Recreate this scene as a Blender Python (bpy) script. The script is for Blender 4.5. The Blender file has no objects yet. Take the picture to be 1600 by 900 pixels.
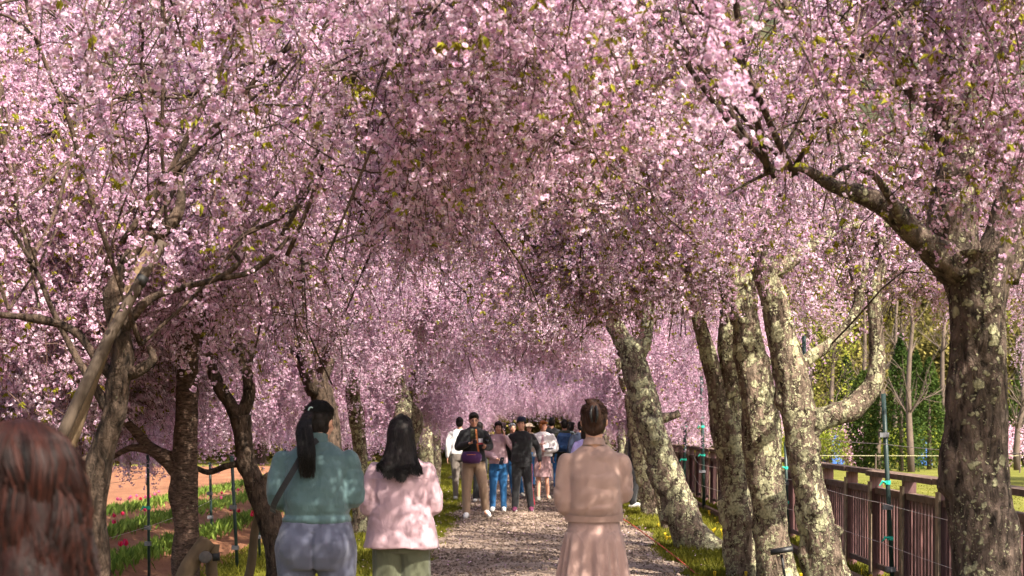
import bpy, math, random
import numpy as np
from mathutils import Vector, Matrix

scene = bpy.context.scene
COL = scene.collection
random.seed(7)
rng = np.random.default_rng(7)
R = math.radians

# ------------------------------------------------------------ camera, sky, sun, exposure
F = 2222.2            # focal length in photo pixels (50 mm on 36 mm, 1600 px)
CX, CY, CH = 830.0, 665.0, 1.57
cam_d = bpy.data.cameras.new('camera')
cam = bpy.data.objects.new('camera', cam_d)
COL.objects.link(cam)
cam.location = (0, 0, CH)
cam.rotation_euler = (R(90), 0, 0)
cam_d.lens = 50; cam_d.sensor_width = 36
cam_d.shift_x = -30 / 1600; cam_d.shift_y = 215 / 1600
cam_d.clip_start = 0.1; cam_d.clip_end = 1500
cam_d.dof.use_dof = True; cam_d.dof.focus_distance = 12.0; cam_d.dof.aperture_fstop = 5.2
scene.camera = cam

SUN_DIR = Vector((0.52, -0.70, 0.90)).normalized()      # from the scene towards the sun
sun_el = math.asin(SUN_DIR.z)
sun_az = math.atan2(SUN_DIR.x, SUN_DIR.y)
w = bpy.data.worlds.new("World"); scene.world = w; w.use_nodes = True
nt = w.node_tree
bg = nt.nodes['Background']
sky = nt.nodes.new('ShaderNodeTexSky'); sky.sky_type = 'NISHITA'; sky.sun_disc = False
sky.sun_elevation = sun_el; sky.sun_rotation = sun_az
nt.links.new(sky.outputs[0], bg.inputs[0]); bg.inputs[1].default_value = 0.15
sky.dust_density = 4.0; sky.ozone_density = 0.6
sl = bpy.data.lights.new('sun', 'SUN'); sl.energy = 5.0; sl.angle = R(0.53); sl.color = (1.0, 0.92, 0.79)
so = bpy.data.objects.new('sun', sl); COL.objects.link(so)
so.rotation_euler = SUN_DIR.to_track_quat('Z', 'Y').to_euler()
scene.view_settings.view_transform = 'Standard'
scene.view_settings.look = 'None'
scene.view_settings.gamma = 1.0
scene.view_settings.exposure = 1.6
scene.cycles.max_bounces = 8
scene.cycles.diffuse_bounces = 5
scene.cycles.transmission_bounces = 4
scene.cycles.transparent_max_bounces = 4

# ------------------------------------------------------------ helpers
def P(px, py, Y):
    return np.array([(px - CX) / F * Y, Y, CH - (py - CY) / F * Y])

def tag(o, label=None, cat=None, group=None, kind=None):
    if label: o['label'] = label
    if cat: o['category'] = cat
    if group: o['group'] = group
    if kind: o['kind'] = kind
    return o

def link(o, parent=None):
    COL.objects.link(o)
    if parent is not None: o.parent = parent
    return o

def empty(name, loc=(0, 0, 0), rz=0.0, label=None, cat=None, group=None):
    o = bpy.data.objects.new(name, None)
    o.empty_display_size = 0.2
    o.location = loc; o.rotation_euler = (0, 0, rz)
    link(o)
    return tag(o, label, cat, group)

def vnoise(p, seed=0):
    """smooth value noise in -1..1, p (N,3)"""
    p = np.asarray(p, float)
    i = np.floor(p).astype(np.int64); f = p - i
    f = f * f * (3 - 2 * f)
    out = np.zeros(len(p))
    for dx in (0, 1):
        for dy in (0, 1):
            for dz in (0, 1):
                h = ((i[:, 0] + dx) * 374761393 + (i[:, 1] + dy) * 668265263 + (i[:, 2] + dz) * 2147483647 + seed * 144665) & 0xffffffff
                h = ((h ^ (h >> 13)) * 1274126177) & 0xffffffff
                h = (h ^ (h >> 16)) & 0xffff
                wt = (f[:, 0] if dx else 1 - f[:, 0]) * (f[:, 1] if dy else 1 - f[:, 1]) * (f[:, 2] if dz else 1 - f[:, 2])
                out += wt * (h / 32767.5 - 1)
    return out

class MB:
    """collects vertices and faces, then links ONE mesh object"""
    def __init__(s):
        s.v = []; s.n = 0; s.q = []; s.t = []; s.mq = []; s.mt = []; s.ng = []; s.ca = []
    def add(s, v, quads=None, tris=None, mat=0, col=None):
        v = np.asarray(v, float).reshape(-1, 3)
        if quads is not None and len(quads):
            q = np.asarray(quads, np.int64) + s.n; s.q.append(q); s.mq.append(np.full(len(q), mat))
        if tris is not None and len(tris):
            t = np.asarray(tris, np.int64) + s.n; s.t.append(t); s.mt.append(np.full(len(t), mat))
        s.v.append(v); s.n += len(v)
        c = np.zeros((len(v), 3)) if col is None else (np.broadcast_to(np.asarray(col, float), (len(v), 3)))
        s.ca.append(c)
        return s
    def box(s, lo, hi, mat=0, M=None):
        x0, y0, z0 = lo; x1, y1, z1 = hi
        v = np.array([(x0,y0,z0),(x1,y0,z0),(x1,y1,z0),(x0,y1,z0),(x0,y0,z1),(x1,y0,z1),(x1,y1,z1),(x0,y1,z1)], float)
        if M is not None: v = v @ np.array(M)[:3, :3].T + np.array(M)[:3, 3]
        return s.add(v, quads=[(0,3,2,1),(4,5,6,7),(0,1,5,4),(1,2,6,5),(2,3,7,6),(3,0,4,7)], mat=mat)
    def tube(s, pts, rad, sides=8, mat=0, caps=True, ell=None, frame=None, col=None):
        v, q, t = tube_arrays(pts, rad, sides, caps, ell, frame)
        return s.add(v, q, t, mat, col)
    def ellipsoid(s, c, r, seg=14, rings=9, mat=0, M=None):
        v = [(0, 0, 1)]
        for i in range(1, rings):
            a = math.pi * i / rings
            for j in range(seg):
                b = 2 * math.pi * j / seg
                v.append((math.sin(a) * math.cos(b), math.sin(a) * math.sin(b), math.cos(a)))
        v.append((0, 0, -1))
        v = np.array(v) * np.array(r)
        if M is not None: v = v @ np.array(M)[:3, :3].T
        v = v + np.array(c)
        q = []; t = []
        for j in range(seg):
            t.append((0, 1 + j, 1 + (j + 1) % seg))
            b = 1 + (rings - 2) * seg
            t.append((len(v) - 1, b + (j + 1) % seg, b + j))
            for i in range(rings - 2):
                a0 = 1 + i * seg + j; a1 = 1 + i * seg + (j + 1) % seg
                q.append((a0, a0 + seg, a1 + seg, a1))
        return s.add(v, q, t, mat)
    def mesh(s, name, mats, smooth=False, colattr=False):
        me = bpy.data.meshes.new(name)
        v = np.concatenate(s.v) if s.v else np.zeros((0, 3))
        q = np.concatenate(s.q) if s.q else np.zeros((0, 4), np.int64)
        t = np.concatenate(s.t) if s.t else np.zeros((0, 3), np.int64)
        me.vertices.add(len(v)); me.vertices.foreach_set('co', v.astype(np.float32).ravel())
        nl = q.size + t.size
        me.loops.add(nl); me.loops.foreach_set('vertex_index', np.concatenate([q.ravel(), t.ravel()]).astype(np.int32))
        nf = len(q) + len(t)
        me.polygons.add(nf)
        ls = np.concatenate([np.arange(len(q)) * 4, len(q) * 4 + np.arange(len(t)) * 3])
        me.polygons.foreach_set('loop_start', ls.astype(np.int32))
        mi = np.concatenate([np.concatenate(s.mq) if s.mq else np.zeros(0), np.concatenate(s.mt) if s.mt else np.zeros(0)])
        if not isinstance(mats, (list, tuple)): mats = [mats]
        for m in mats: me.materials.append(m)
        me.polygons.foreach_set('material_index', mi.astype(np.int32))
        me.polygons.foreach_set('use_smooth', np.full(nf, smooth))
        if colattr:
            a = me.color_attributes.new('tone', 'FLOAT_COLOR', 'POINT')
            c = np.concatenate(s.ca); c = np.concatenate([c, np.ones((len(c), 1))], 1)
            a.data.foreach_set('color', c.astype(np.float32).ravel())
        me.update(calc_edges=True)
        me.validate()
        return me
    def build(s, name, mats, parent=None, smooth=False, colattr=False, kind=None, loc=None):
        o = bpy.data.objects.new(name, s.mesh(name, mats, smooth, colattr))
        link(o, parent)
        if loc is not None: o.location = loc
        if kind: o['kind'] = kind
        return o

def tube_arrays(pts, rad, sides=8, caps=True, ell=None, frame=None):
    pts = np.asarray(pts, float); n = len(pts)
    rad = np.broadcast_to(np.asarray(rad, float), (n,))
    tan = np.gradient(pts, axis=0); tan /= np.linalg.norm(tan, axis=1)[:, None] + 1e-12
    ref = np.array([1.0, 0, 0]) if frame is None else np.asarray(frame, float)
    if abs(tan[0] @ ref) > 0.95: ref = np.array([0, 1.0, 0])
    us = np.zeros((n, 3)); u = ref - (ref @ tan[0]) * tan[0]; u /= np.linalg.norm(u)
    for i in range(n):
        u = u - (u @ tan[i]) * tan[i]; u /= np.linalg.norm(u) + 1e-12; us[i] = u
    vs = np.cross(tan, us)
    a = np.linspace(0, 2 * math.pi, sides, endpoint=False)
    eu, ev = (1, 1) if ell is None else ell
    ring = (np.cos(a)[None, :, None] * us[:, None, :] * eu + np.sin(a)[None, :, None] * vs[:, None, :] * ev) * rad[:, None, None] + pts[:, None, :]
    v = ring.reshape(-1, 3)
    i = np.arange(n - 1)[:, None] * sides; j = np.arange(sides)[None, :]; j2 = (j + 1) % sides
    q = np.stack([i + j, i + j2, i + sides + j2, i + sides + j], -1).reshape(-1, 4)
    t = None
    if caps:
        v = np.concatenate([v, pts[:1], pts[-1:]])
        c0 = n * sides; c1 = c0 + 1
        jj = np.arange(sides); jn = (jj + 1) % sides
        t = np.concatenate([np.stack([np.full(sides, c0), jn, jj], -1), np.stack([np.full(sides, c1), (n - 1) * sides + jj, (n - 1) * sides + jn], -1)])
    return v, q, t

def smooth_path(pts, rad, step):
    """Catmull-Rom resample"""
    pts = np.asarray(pts, float); rad = np.asarray(rad, float)
    A = np.concatenate([pts, rad[:, None]], 1)
    A = np.concatenate([2 * A[:1] - A[1:2], A, 2 * A[-1:] - A[-2:-1]])
    out = []
    for i in range(1, len(A) - 2):
        L = np.linalg.norm(A[i + 1, :3] - A[i, :3]); k = max(2, int(L / step))
        t = np.linspace(0, 1, k, endpoint=False)[:, None]
        p0, p1, p2, p3 = A[i - 1], A[i], A[i + 1], A[i + 2]
        out.append(0.5 * ((2 * p1) + (-p0 + p2) * t + (2 * p0 - 5 * p1 + 4 * p2 - p3) * t ** 2 + (-p0 + 3 * p1 - 3 * p2 + p3) * t ** 3))
    out.append(A[-2:-1])
    A = np.concatenate(out)
    return A[:, :3], np.maximum(A[:, 3], 0.002)

# ------------------------------------------------------------ materials
def newmat(name):
    m = bpy.data.materials.new(name); m.use_nodes = True
    return m, m.node_tree, m.node_tree.nodes['Principled BSDF']

def ramp(nt, fac, stops, interp='LINEAR'):
    r = nt.nodes.new('ShaderNodeValToRGB'); cr = r.color_ramp; cr.interpolation = interp
    while len(cr.elements) < len(stops): cr.elements.new(0.5)
    for e, (p, c) in zip(cr.elements, stops):
        e.position = p; e.color = (*c, 1) if len(c) == 3 else c
    nt.links.new(fac, r.inputs[0]); return r.outputs[0]

def coords(nt, kind='Object', scale=(1, 1, 1)):
    tc = nt.nodes.new('ShaderNodeTexCoord'); mp = nt.nodes.new('ShaderNodeMapping')
    mp.inputs['Scale'].default_value = scale
    nt.links.new(tc.outputs[kind], mp.inputs[0]); return mp.outputs[0]

def noise(nt, vec, scale, detail=4, rough=0.55, dist=0.0):
    n = nt.nodes.new('ShaderNodeTexNoise'); n.inputs['Scale'].default_value = scale
    n.inputs['Detail'].default_value = detail; n.inputs['Roughness'].default_value = rough
    n.inputs['Distortion'].default_value = dist
    nt.links.new(vec, n.inputs['Vector']); return n.outputs[0]

def mixc(nt, fac, a, b, mode='MIX'):
    m = nt.nodes.new('ShaderNodeMix'); m.data_type = 'RGBA'; m.blend_type = mode
    for s, x in ((m.inputs[0], fac), (m.inputs[6], a), (m.inputs[7], b)):
        if hasattr(x, 'is_linked'): nt.links.new(x, s)
        elif isinstance(x, (int, float)): s.default_value = x
        else: s.default_value = (*x, 1)
    return m.outputs[2]

def math_(nt, op, a, b=0.0):
    m = nt.nodes.new('ShaderNodeMath'); m.operation = op
    for s, x in zip(m.inputs, (a, b)):
        if hasattr(x, 'is_linked'): nt.links.new(x, s)
        else: s.default_value = x
    return m.outputs[0]

def bump(nt, bsdf, h, strength=0.5, dist=0.01):
    b = nt.nodes.new('ShaderNodeBump'); b.inputs['Strength'].default_value = strength; b.inputs['Distance'].default_value = dist
    nt.links.new(h, b.inputs['Height']); nt.links.new(b.outputs[0], bsdf.inputs['Normal'])

def simple(name, col, rough=0.7, var=0.15, scale=20, bumps=0.2, bdist=0.004, metallic=0.0, vscale=(1,1,1), kind='Object'):
    m, nt, b = newmat(name)
    v = coords(nt, kind, vscale)
    n = noise(nt, v, scale, 5)
    c0 = tuple(max(0, x * (1 - var)) for x in col); c1 = tuple(min(1, x * (1 + var)) for x in col)
    nt.links.new(ramp(nt, n, [(0.3, c0), (0.7, c1)]), b.inputs['Base Color'])
    b.inputs['Roughness'].default_value = rough; b.inputs['Metallic'].default_value = metallic
    b.inputs['Specular IOR Level'].default_value = 0.3
    if bumps: bump(nt, b, noise(nt, v, scale * 3, 4), bumps, bdist)
    return m

def bark_mat(name, lichen=0.5, dark=(0.035, 0.026, 0.02), light=(0.20, 0.15, 0.12), horizontal=False):
    m, nt, b = newmat(name)
    v = coords(nt, 'Object', (1, 1, 0.35) if not horizontal else (1, 1, 3.0))
    v1 = coords(nt, 'Object')
    n1 = noise(nt, v, 22, 6, 0.65, 0.6)
    n2 = noise(nt, v1, 7, 4)
    base = ramp(nt, n1, [(0.36, dark), (0.5, tuple(0.55 * a + 0.45 * c for a, c in zip(dark, light))), (0.68, light)])
    tint = ramp(nt, n2, [(0.35, (0.75, 0.72, 0.68)), (0.65, (1.15, 1.05, 1.0))])
    base = mixc(nt, 1.0, base, tint, 'MULTIPLY')
    # lichen: scalloped crusts with their own outline
    dn = nt.nodes.new('ShaderNodeVectorMath'); dn.operation = 'MULTIPLY_ADD'
    nn = nt.nodes.new('ShaderNodeTexNoise'); nn.inputs['Scale'].default_value = 18; nn.inputs['Detail'].default_value = 3
    nt.links.new(v1, nn.inputs['Vector'])
    nt.links.new(nn.outputs['Color'], dn.inputs[0]); dn.inputs[1].default_value = (0.09, 0.09, 0.09); nt.links.new(v1, dn.inputs[2])
    masks = None
    for sc, th, off in ((8.5, 0.44, 0.0), (19, 0.42, 3.0), (38, 0.42, 5.0)):
        vo = nt.nodes.new('ShaderNodeTexVoronoi'); vo.inputs['Scale'].default_value = sc
        nt.links.new(dn.outputs[0], vo.inputs['Vector'])
        area = noise(nt, coords(nt, 'Object', (1 + off, 1, 1)), 2.6, 2)
        area = math_(nt, 'MAXIMUM', math_(nt, 'MULTIPLY', math_(nt, 'SUBTRACT', area, .5 - .16 * lichen), 2.6), -.3)
        lim = math_(nt, 'MULTIPLY', area, th * (0.35 + 1.1 * lichen))
        d = math_(nt, 'SUBTRACT', math_(nt, 'ADD', lim, 0.11 + 0.12 * (lichen - 0.5)), vo.outputs['Distance'])
        mk = math_(nt, 'MULTIPLY', math_(nt, 'ADD', d, math_(nt, 'MULTIPLY', math_(nt, 'SUBTRACT', noise(nt, v1, 38, 5, .7), .5), .16)), 11); mk = math_(nt, 'MINIMUM', math_(nt, 'MAXIMUM', mk, 0.0), 1.0)
        masks = mk if masks is None else math_(nt, 'MAXIMUM', masks, mk)
    ln = noise(nt, v1, 45, 4)
    lc = ramp(nt, ln, [(0.33, (0.17, 0.16, 0.10)), (0.52, (0.35, 0.33, 0.20)), (0.72, (0.45, 0.43, 0.28))])
    masks = math_(nt, 'MULTIPLY', masks, min(1.0, 0.35 + lichen))
    nt.links.new(mixc(nt, masks, base, lc), b.inputs['Base Color'])
    b.inputs['Roughness'].default_value = 0.9; b.inputs['Specular IOR Level'].default_value = 0.15
    h = math_(nt, 'ADD', n1, math_(nt, 'MULTIPLY', masks, 0.35))
    h = math_(nt, 'ADD', h, math_(nt, 'MULTIPLY', ln, 0.25))
    bump(nt, b, h, 1.0, 0.045)
    return m

def petal_mat(name, c0, c1, c2, trans=0.35, vary=True):
    m, nt, b = newmat(name)
    at = nt.nodes.new('ShaderNodeAttribute'); at.attribute_name = 'tone'
    sep = nt.nodes.new('ShaderNodeSeparateColor'); nt.links.new(at.outputs['Color'], sep.inputs[0])
    oi = nt.nodes.new('ShaderNodeObjectInfo')
    t = math_(nt, 'ADD', math_(nt, 'MULTIPLY', sep.outputs[0], 0.75), math_(nt, 'MULTIPLY', oi.outputs['Random'], 0.25))
    col = ramp(nt, t, [(0.1, c0), (0.55, c1), (0.95, c2)])
    col = mixc(nt, sep.outputs[1], col, tuple(x * 0.6 for x in c0))
    b.inputs['Roughness'].default_value = 0.75; b.inputs['Specular IOR Level'].default_value = 0.1
    nt.links.new(col, b.inputs['Base Color'])
    tr = nt.nodes.new('ShaderNodeBsdfTranslucent'); nt.links.new(col, tr.inputs['Color'])
    mx = nt.nodes.new('ShaderNodeMixShader'); mx.inputs[0].default_value = trans
    nt.links.new(b.outputs[0], mx.inputs[1]); nt.links.new(tr.outputs[0], mx.inputs[2])
    nt.links.new(mx.outputs[0], nt.nodes['Material Output'].inputs['Surface'])
    return m

M = {}
M['bark_r'] = bark_mat('lichen_bark', 0.85, (0.024, 0.018, 0.013), (0.27, 0.215, 0.17))
M['bark_big'] = bark_mat('big_bark', 0.5, (0.013, 0.010, 0.008), (0.165, 0.128, 0.107))
M['bark_l'] = bark_mat('cherry_bark', 0.12, (0.013, 0.010, 0.008), (0.12, 0.088, 0.068))
M['bark_l2'] = bark_mat('cherry_bark_banded', 0.15, (0.03, 0.02, 0.016), (0.20, 0.135, 0.105), True)
M['branch'] = bark_mat('branch_bark', 0.3, (0.022, 0.016, 0.012), (0.12, 0.085, 0.065))
M['twig'] = simple('twig', (0.085, 0.047, 0.036), 0.7, 0.35, 3, 0.1)
M['petal'] = petal_mat('petal', (0.57, 0.30, 0.465), (0.74, 0.50, 0.645), (0.88, 0.78, 0.85), 0.47)
M['leaf'] = petal_mat('leaf', (0.16, 0.12, 0.015), (0.22, 0.22, 0.02), (0.30, 0.27, 0.03), 0.45)

# ------------------------------------------------------------ ground sheets
def soil_like(name, c0, c1, c2, sc=3, fine=60, bs=0.6, bd=0.02, specks=None):
    m, nt, b = newmat(name)
    v = coords(nt, 'Object')
    n1 = noise(nt, v, sc, 6, 0.6); n2 = noise(nt, v, fine, 5, 0.7)
    mix = math_(nt, 'ADD', math_(nt, 'MULTIPLY', n1, 0.55), math_(nt, 'MULTIPLY', n2, 0.45))
    col = ramp(nt, mix, [(0.35, c0), (0.5, c1), (0.64, c2)])
    if specks:
        vo = nt.nodes.new('ShaderNodeTexVoronoi'); vo.inputs['Scale'].default_value = specks[0]; nt.links.new(v, vo.inputs['Vector'])
        k = math_(nt, 'LESS_THAN', vo.outputs['Distance'], specks[1])
        col = mixc(nt, k, col, specks[2])
    nt.links.new(col, b.inputs['Base Color']); b.inputs['Roughness'].default_value = 0.95
    b.inputs['Specular IOR Level'].default_value = 0.1
    bump(nt, b, n2, bs, bd)
    return m
M['lawn'] = soil_like('lawn', (0.07, 0.075, 0.012), (0.115, 0.115, 0.02), (0.18, 0.16, 0.045), 1.2, 40)
M['gravel'] = soil_like('gravel', (0.11, 0.078, 0.06), (0.25, 0.185, 0.145), (0.42, 0.33, 0.27), 2.2, 55, 0.9, 0.02, (38, 0.18, (0.52, 0.45, 0.40)))
M['soil'] = soil_like('red_soil', (0.12, 0.056, 0.032), (0.19, 0.088, 0.048), (0.265, 0.13, 0.074), 1.5, 30, 0.8, 0.03)
M['verge'] = soil_like('verge', (0.055, 0.07, 0.01), (0.13, 0.13, 0.015), (0.22, 0.19, 0.04), 2.5, 50, 0.8, 0.03)

def grid(name, xs, ys, zf, mat, label=None):
    X, Y = np.meshgrid(xs, ys); Z = zf(X, Y)
    v = np.stack([X, Y, Z], -1).reshape(-1, 3)
    nx, ny = len(xs), len(ys)
    i = np.arange(ny - 1)[:, None] * nx; j = np.arange(nx - 1)[None, :]
    q = np.stack([i + j, i + j + 1, i + nx + j + 1, i + nx + j], -1).reshape(-1, 4)
    mb = MB(); mb.add(v, q)
    o = mb.build(name, mat, smooth=True)
    tag(o, label, kind='structure'); return o
def nz(X, Y, s, seed):
    return vnoise(np.stack([X.ravel() * s, Y.ravel() * s, np.zeros(X.size)], -1), seed).reshape(X.shape)

grid('ground', np.linspace(-700, 700, 60), np.linspace(-60, 1200, 60), lambda X, Y: X * 0, M['lawn'])
grid('verge_left', np.linspace(-3.5, -0.9, 26), np.linspace(1, 90, 300), lambda X, Y: 0.022 + 0.02 * nz(X, Y, 2.5, 1) * (X < -1.5), M['verge'])
grid('verge_right', np.linspace(1.2, 6.0, 40), np.linspace(1, 90, 300), lambda X, Y: 0.022 + 0.02 * nz(X, Y, 2.5, 2) * (X > 1.9), M['verge'])
# the path, with wavy worn edges
ys = np.linspace(-4, 95, 700); cols = 25
mb = MB()
tt = np.linspace(0, 1, cols)[None, :]
eL = -1.30 + 0.16 * vnoise(np.stack([ys * 0.9, ys * 0, ys * 0], -1), 3) + 0.08 * vnoise(np.stack([ys * 4, ys * 0, ys * 0], -1), 4)
eR = 1.62 + 0.12 * vnoise(np.stack([ys * 0.9, ys * 0, ys * 0], -1), 5) + 0.08 * vnoise(np.stack([ys * 4, ys * 0, ys * 0], -1), 6)
X = eL[:, None] * (1 - tt) + eR[:, None] * tt; Yg = ys[:, None] + 0 * tt
Z = 0.052 - 0.03 * np.abs(2 * tt - 1) ** 6 + 0.006 * nz(X, Yg, 3, 7)
i = np.arange(len(ys) - 1)[:, None] * cols; j = np.arange(cols - 1)[None, :]
mb.add(np.stack([X, Yg, Z], -1).reshape(-1, 3), np.stack([i + j, i + j + 1, i + cols + j + 1, i + cols + j], -1).reshape(-1, 4))
tag(mb.build('path', M['gravel'], smooth=True), kind='structure')
# loose gravel and fallen petals on the path
n = 26000
gy = 9 + 30 * rng.random(n) ** 1.5; gl = np.interp(gy, ys, eL); gr = np.interp(gy, ys, eR); gx = gl + (gr - gl) * rng.random(n)
gz = .05 - .03 * np.abs(2 * (gx - gl) / (gr - gl) - 1) ** 6; rr = rng.uniform(.005, .016, n) * (1 + gy / 40)
oc = np.array([(1, 0, 0), (0, 1, 0), (-1, 0, 0), (0, -1, 0), (0, 0, .8), (0, 0, -.8)])
jit = rng.uniform(.6, 1.3, (n, 6, 1)); V = (oc[None] * jit + rng.normal(0, .15, (n, 6, 3))) * rr[:, None, None] + np.stack([gx, gy, gz + rr * .25], -1)[:, None]
T = np.array([(0, 1, 4), (1, 2, 4), (2, 3, 4), (3, 0, 4), (1, 0, 5), (2, 1, 5), (3, 2, 5), (0, 3, 5)])
mb = MB(); tn = np.repeat(rng.random(n), 6); mb.add(V.reshape(-1, 3), tris=(T[None] + (np.arange(n) * 6)[:, None, None]).reshape(-1, 3), col=np.stack([tn, 0 * tn, 0 * tn], -1))
M['pebble'] = petal_mat('pebble', (0.07, 0.048, 0.036), (0.17, 0.122, 0.094), (0.34, 0.265, 0.21), 0.0)
tag(mb.build('pebbles', M['pebble'], colattr=True), 'loose grey tan gravel stones on the path', 'gravel', kind='stuff')
n = 1500; gy = 9 + 26 * rng.random(n) ** 1.4; gx = rng.uniform(-2.6, 2.8, n); a = rng.uniform(0, 6.28, n); q = rng.uniform(.006, .011, n) * (1 + gy / 50)
u_ = np.stack([np.cos(a), np.sin(a), rng.normal(0, .3, n)], -1) * q[:, None]; v_ = np.stack([-np.sin(a), np.cos(a), rng.normal(0, .3, n)], -1) * q[:, None] * .8
cc_ = np.stack([gx, gy, np.full(n, .064)], -1); V = np.stack([cc_ - u_, cc_ - v_, cc_ + u_, cc_ + v_], 1).reshape(-1, 3)
mb = MB(); tn = np.repeat(rng.random(n), 4); mb.add(V, quads=np.arange(4 * n).reshape(-1, 4), col=np.stack([tn, 0 * tn, 0 * tn], -1))
tag(mb.build('fallen_petals', M['petal'], colattr=True), 'pale fallen petals lying on the path and its verges', 'petals', kind='stuff')
# ploughed field with ridges for the tulip rows
ROWS = [-4.35, -5.65, -6.95, -8.5]
def field_z(X, Y):
    z = 0.02 + 0 * X
    for r in ROWS[:3]: z += 0.09 * np.exp(-((X - r) / 0.33) ** 2)
    z += 0.03 * nz(X, Y, 1.6, 11) + 0.02 * nz(X, Y, 5, 12)
    edge = np.clip((-3.35 - X) / 0.4, 0, 1); return 0.012 + z * edge
def fz(x, y): return float(field_z(np.array([[x]]), np.array([[y]]))[0, 0])
grid('field', np.concatenate([np.linspace(-60, -9.6, 24), np.linspace(-9.5, -3.3, 90)]), np.linspace(4, 54, 330), field_z, M['soil'])

# ------------------------------------------------------------ grass
M['grass'] = petal_mat('grass_blade', (0.07, 0.08, 0.01), (0.14, 0.135, 0.015), (0.25, 0.21, 0.035), 0.3)
def blades(mb, n, xr, yf, zf, h=(0.03, 0.08), wdt=0.006, pick=None, power=1.0):
    y = yf[0] + (yf[1] - yf[0]) * rng.random(n) ** power; x = rng.uniform(*xr, n)
    if pick is not None:
        k = pick(x, y); x, y = x[k], y[k]; n = len(x)
    z = zf(x, y)
    clump = 0.5 + 0.5 * vnoise(np.stack([x * 3, y * 3, 0 * x], -1), 31)
    hh = rng.uniform(*h, n) * (0.5 + clump); a = rng.uniform(0, 6.28, n); ww = wdt * (1 + y / 25)
    dx, dy = np.cos(a) * ww, np.sin(a) * ww
    lean = rng.normal(0, 0.5, (n, 2)) * hh[:, None]
    v = np.stack([np.stack([x - dx, y - dy, z], -1), np.stack([x + dx, y + dy, z], -1), np.stack([x + lean[:, 0], y + lean[:, 1], z + hh], -1)], 1).reshape(-1, 3)
    t = np.arange(n * 3).reshape(-1, 3)
    tone = np.repeat(np.clip(0.25 * rng.random(n) + 0.6 * clump * rng.random(n) + 0.1, 0, 1), 3)
    mb.add(v, tris=t, col=np.stack([tone, 0 * tone, 0 * tone], -1))
mb = MB()
edgeR = lambda x, y: x > np.interp(y, ys, eR) + rng.normal(0, 0.06, len(x))
edgeL = lambda x, y: x < np.interp(y, ys, eL) - rng.normal(0, 0.08, len(x))
blades(mb, 120000, (1.4, 4.2), (8, 55), lambda x, y: 0.02 + 0 * x, pick=edgeR, power=1.6)
blades(mb, 60000, (-3.6, -1.0), (8, 55), lambda x, y: 0.02 + 0 * x, pick=edgeL, power=1.6)
blades(mb, 14000, (4.2, 12), (12, 40), lambda x, y: 0.0 * x, h=(0.01, 0.03), wdt=0.006)
tag(mb.build('grass', M['grass'], colattr=True), 'short yellow green grass on the verges beside the path', 'grass', kind='stuff')
M['dandelion'] = simple('dandelion', (0.75, 0.52, 0.02), 0.7, 0.1)
mb = MB()
for k in range(260):
    y = random.uniform(12, 26); x = random.uniform(1.8, 3.5)
    if k > 200: x = random.uniform(2.6, 4.4); y = random.uniform(12, 18)
    if vnoise(np.array([[x * 1.1, y * .7, 0]]), 55)[0] < -0.05: continue
    z = random.uniform(0.06, 0.11); r = random.uniform(0.012, 0.022)
    a = np.linspace(0, 6.28, 7)[:-1] + random.random()
    v = [(x, y, z + 0.008)] + [(x + r * math.cos(q), y + r * math.sin(q), z) for q in a] + [(x, y, 0.02)]
    mb.add(v, tris=[(0, 1 + i, 1 + (i + 1) % 6) for i in range(6)] + [(7, 1 + (i + 1) % 6, 1 + i) for i in (0, 3)])
tag(mb.build('dandelions', M['dandelion']), 'yellow dandelions scattered in the grass by the right hand trees', 'dandelions', kind='stuff')

# ------------------------------------------------------------ tulips
M['tulip_leaf'] = petal_mat('tulip_leaf', (0.08, 0.13, 0.02), (0.15, 0.22, 0.035), (0.27, 0.33, 0.07), 0.3)
M['tulip_red'] = petal_mat('tulip_red', (0.45, 0.01, 0.03), (0.60, 0.02, 0.07), (0.7, 0.06, 0.18), 0.3)
M['tulip_pink'] = petal_mat('tulip_pink', (0.55, 0.05, 0.16), (0.68, 0.10, 0.24), (0.78, 0.3, 0.4), 0.3)
ROWNAME = ['nearest the path', 'second from the path', 'third from the path']
for ri, r in enumerate(ROWS[:3]):
    mb = MB(); n = 4200
    y = 8 + 30 * rng.random(n) ** 1.3; x = r + rng.normal(0, 0.11, n)
    z = field_z(x[None, :], y[None, :])[0]
    hh = rng.uniform(0.08, 0.18, n); a = rng.uniform(0, 6.28, n); ww = rng.uniform(0.012, 0.028, n)
    px_, py_ = np.cos(a), np.sin(a); out = rng.uniform(0.02, 0.12, n)
    b = a + 1.57; lx, ly = np.cos(b) * out, np.sin(b) * out
    V = np.stack([np.stack([x, y, z - 0.01], -1), np.stack([x + px_ * ww + lx * .4, y + py_ * ww + ly * .4, z + hh * .5], -1),
                  np.stack([x + lx, y + ly, z + hh], -1), np.stack([x - px_ * ww + lx * .4, y - py_ * ww + ly * .4, z + hh * .5], -1)], 1).reshape(-1, 3)
    tone = np.repeat(rng.random(n), 4)
    mb.add(V, quads=np.arange(n * 4).reshape(-1, 4), col=np.stack([tone, 0 * tone, 0 * tone], -1))
    tag(mb.build('tulip_foliage', M['tulip_leaf'], colattr=True), 'green tulip leaves filling the planted ridge ' + ROWNAME[ri], 'tulip bed', 'planted tulip ridges', 'stuff')
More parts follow.
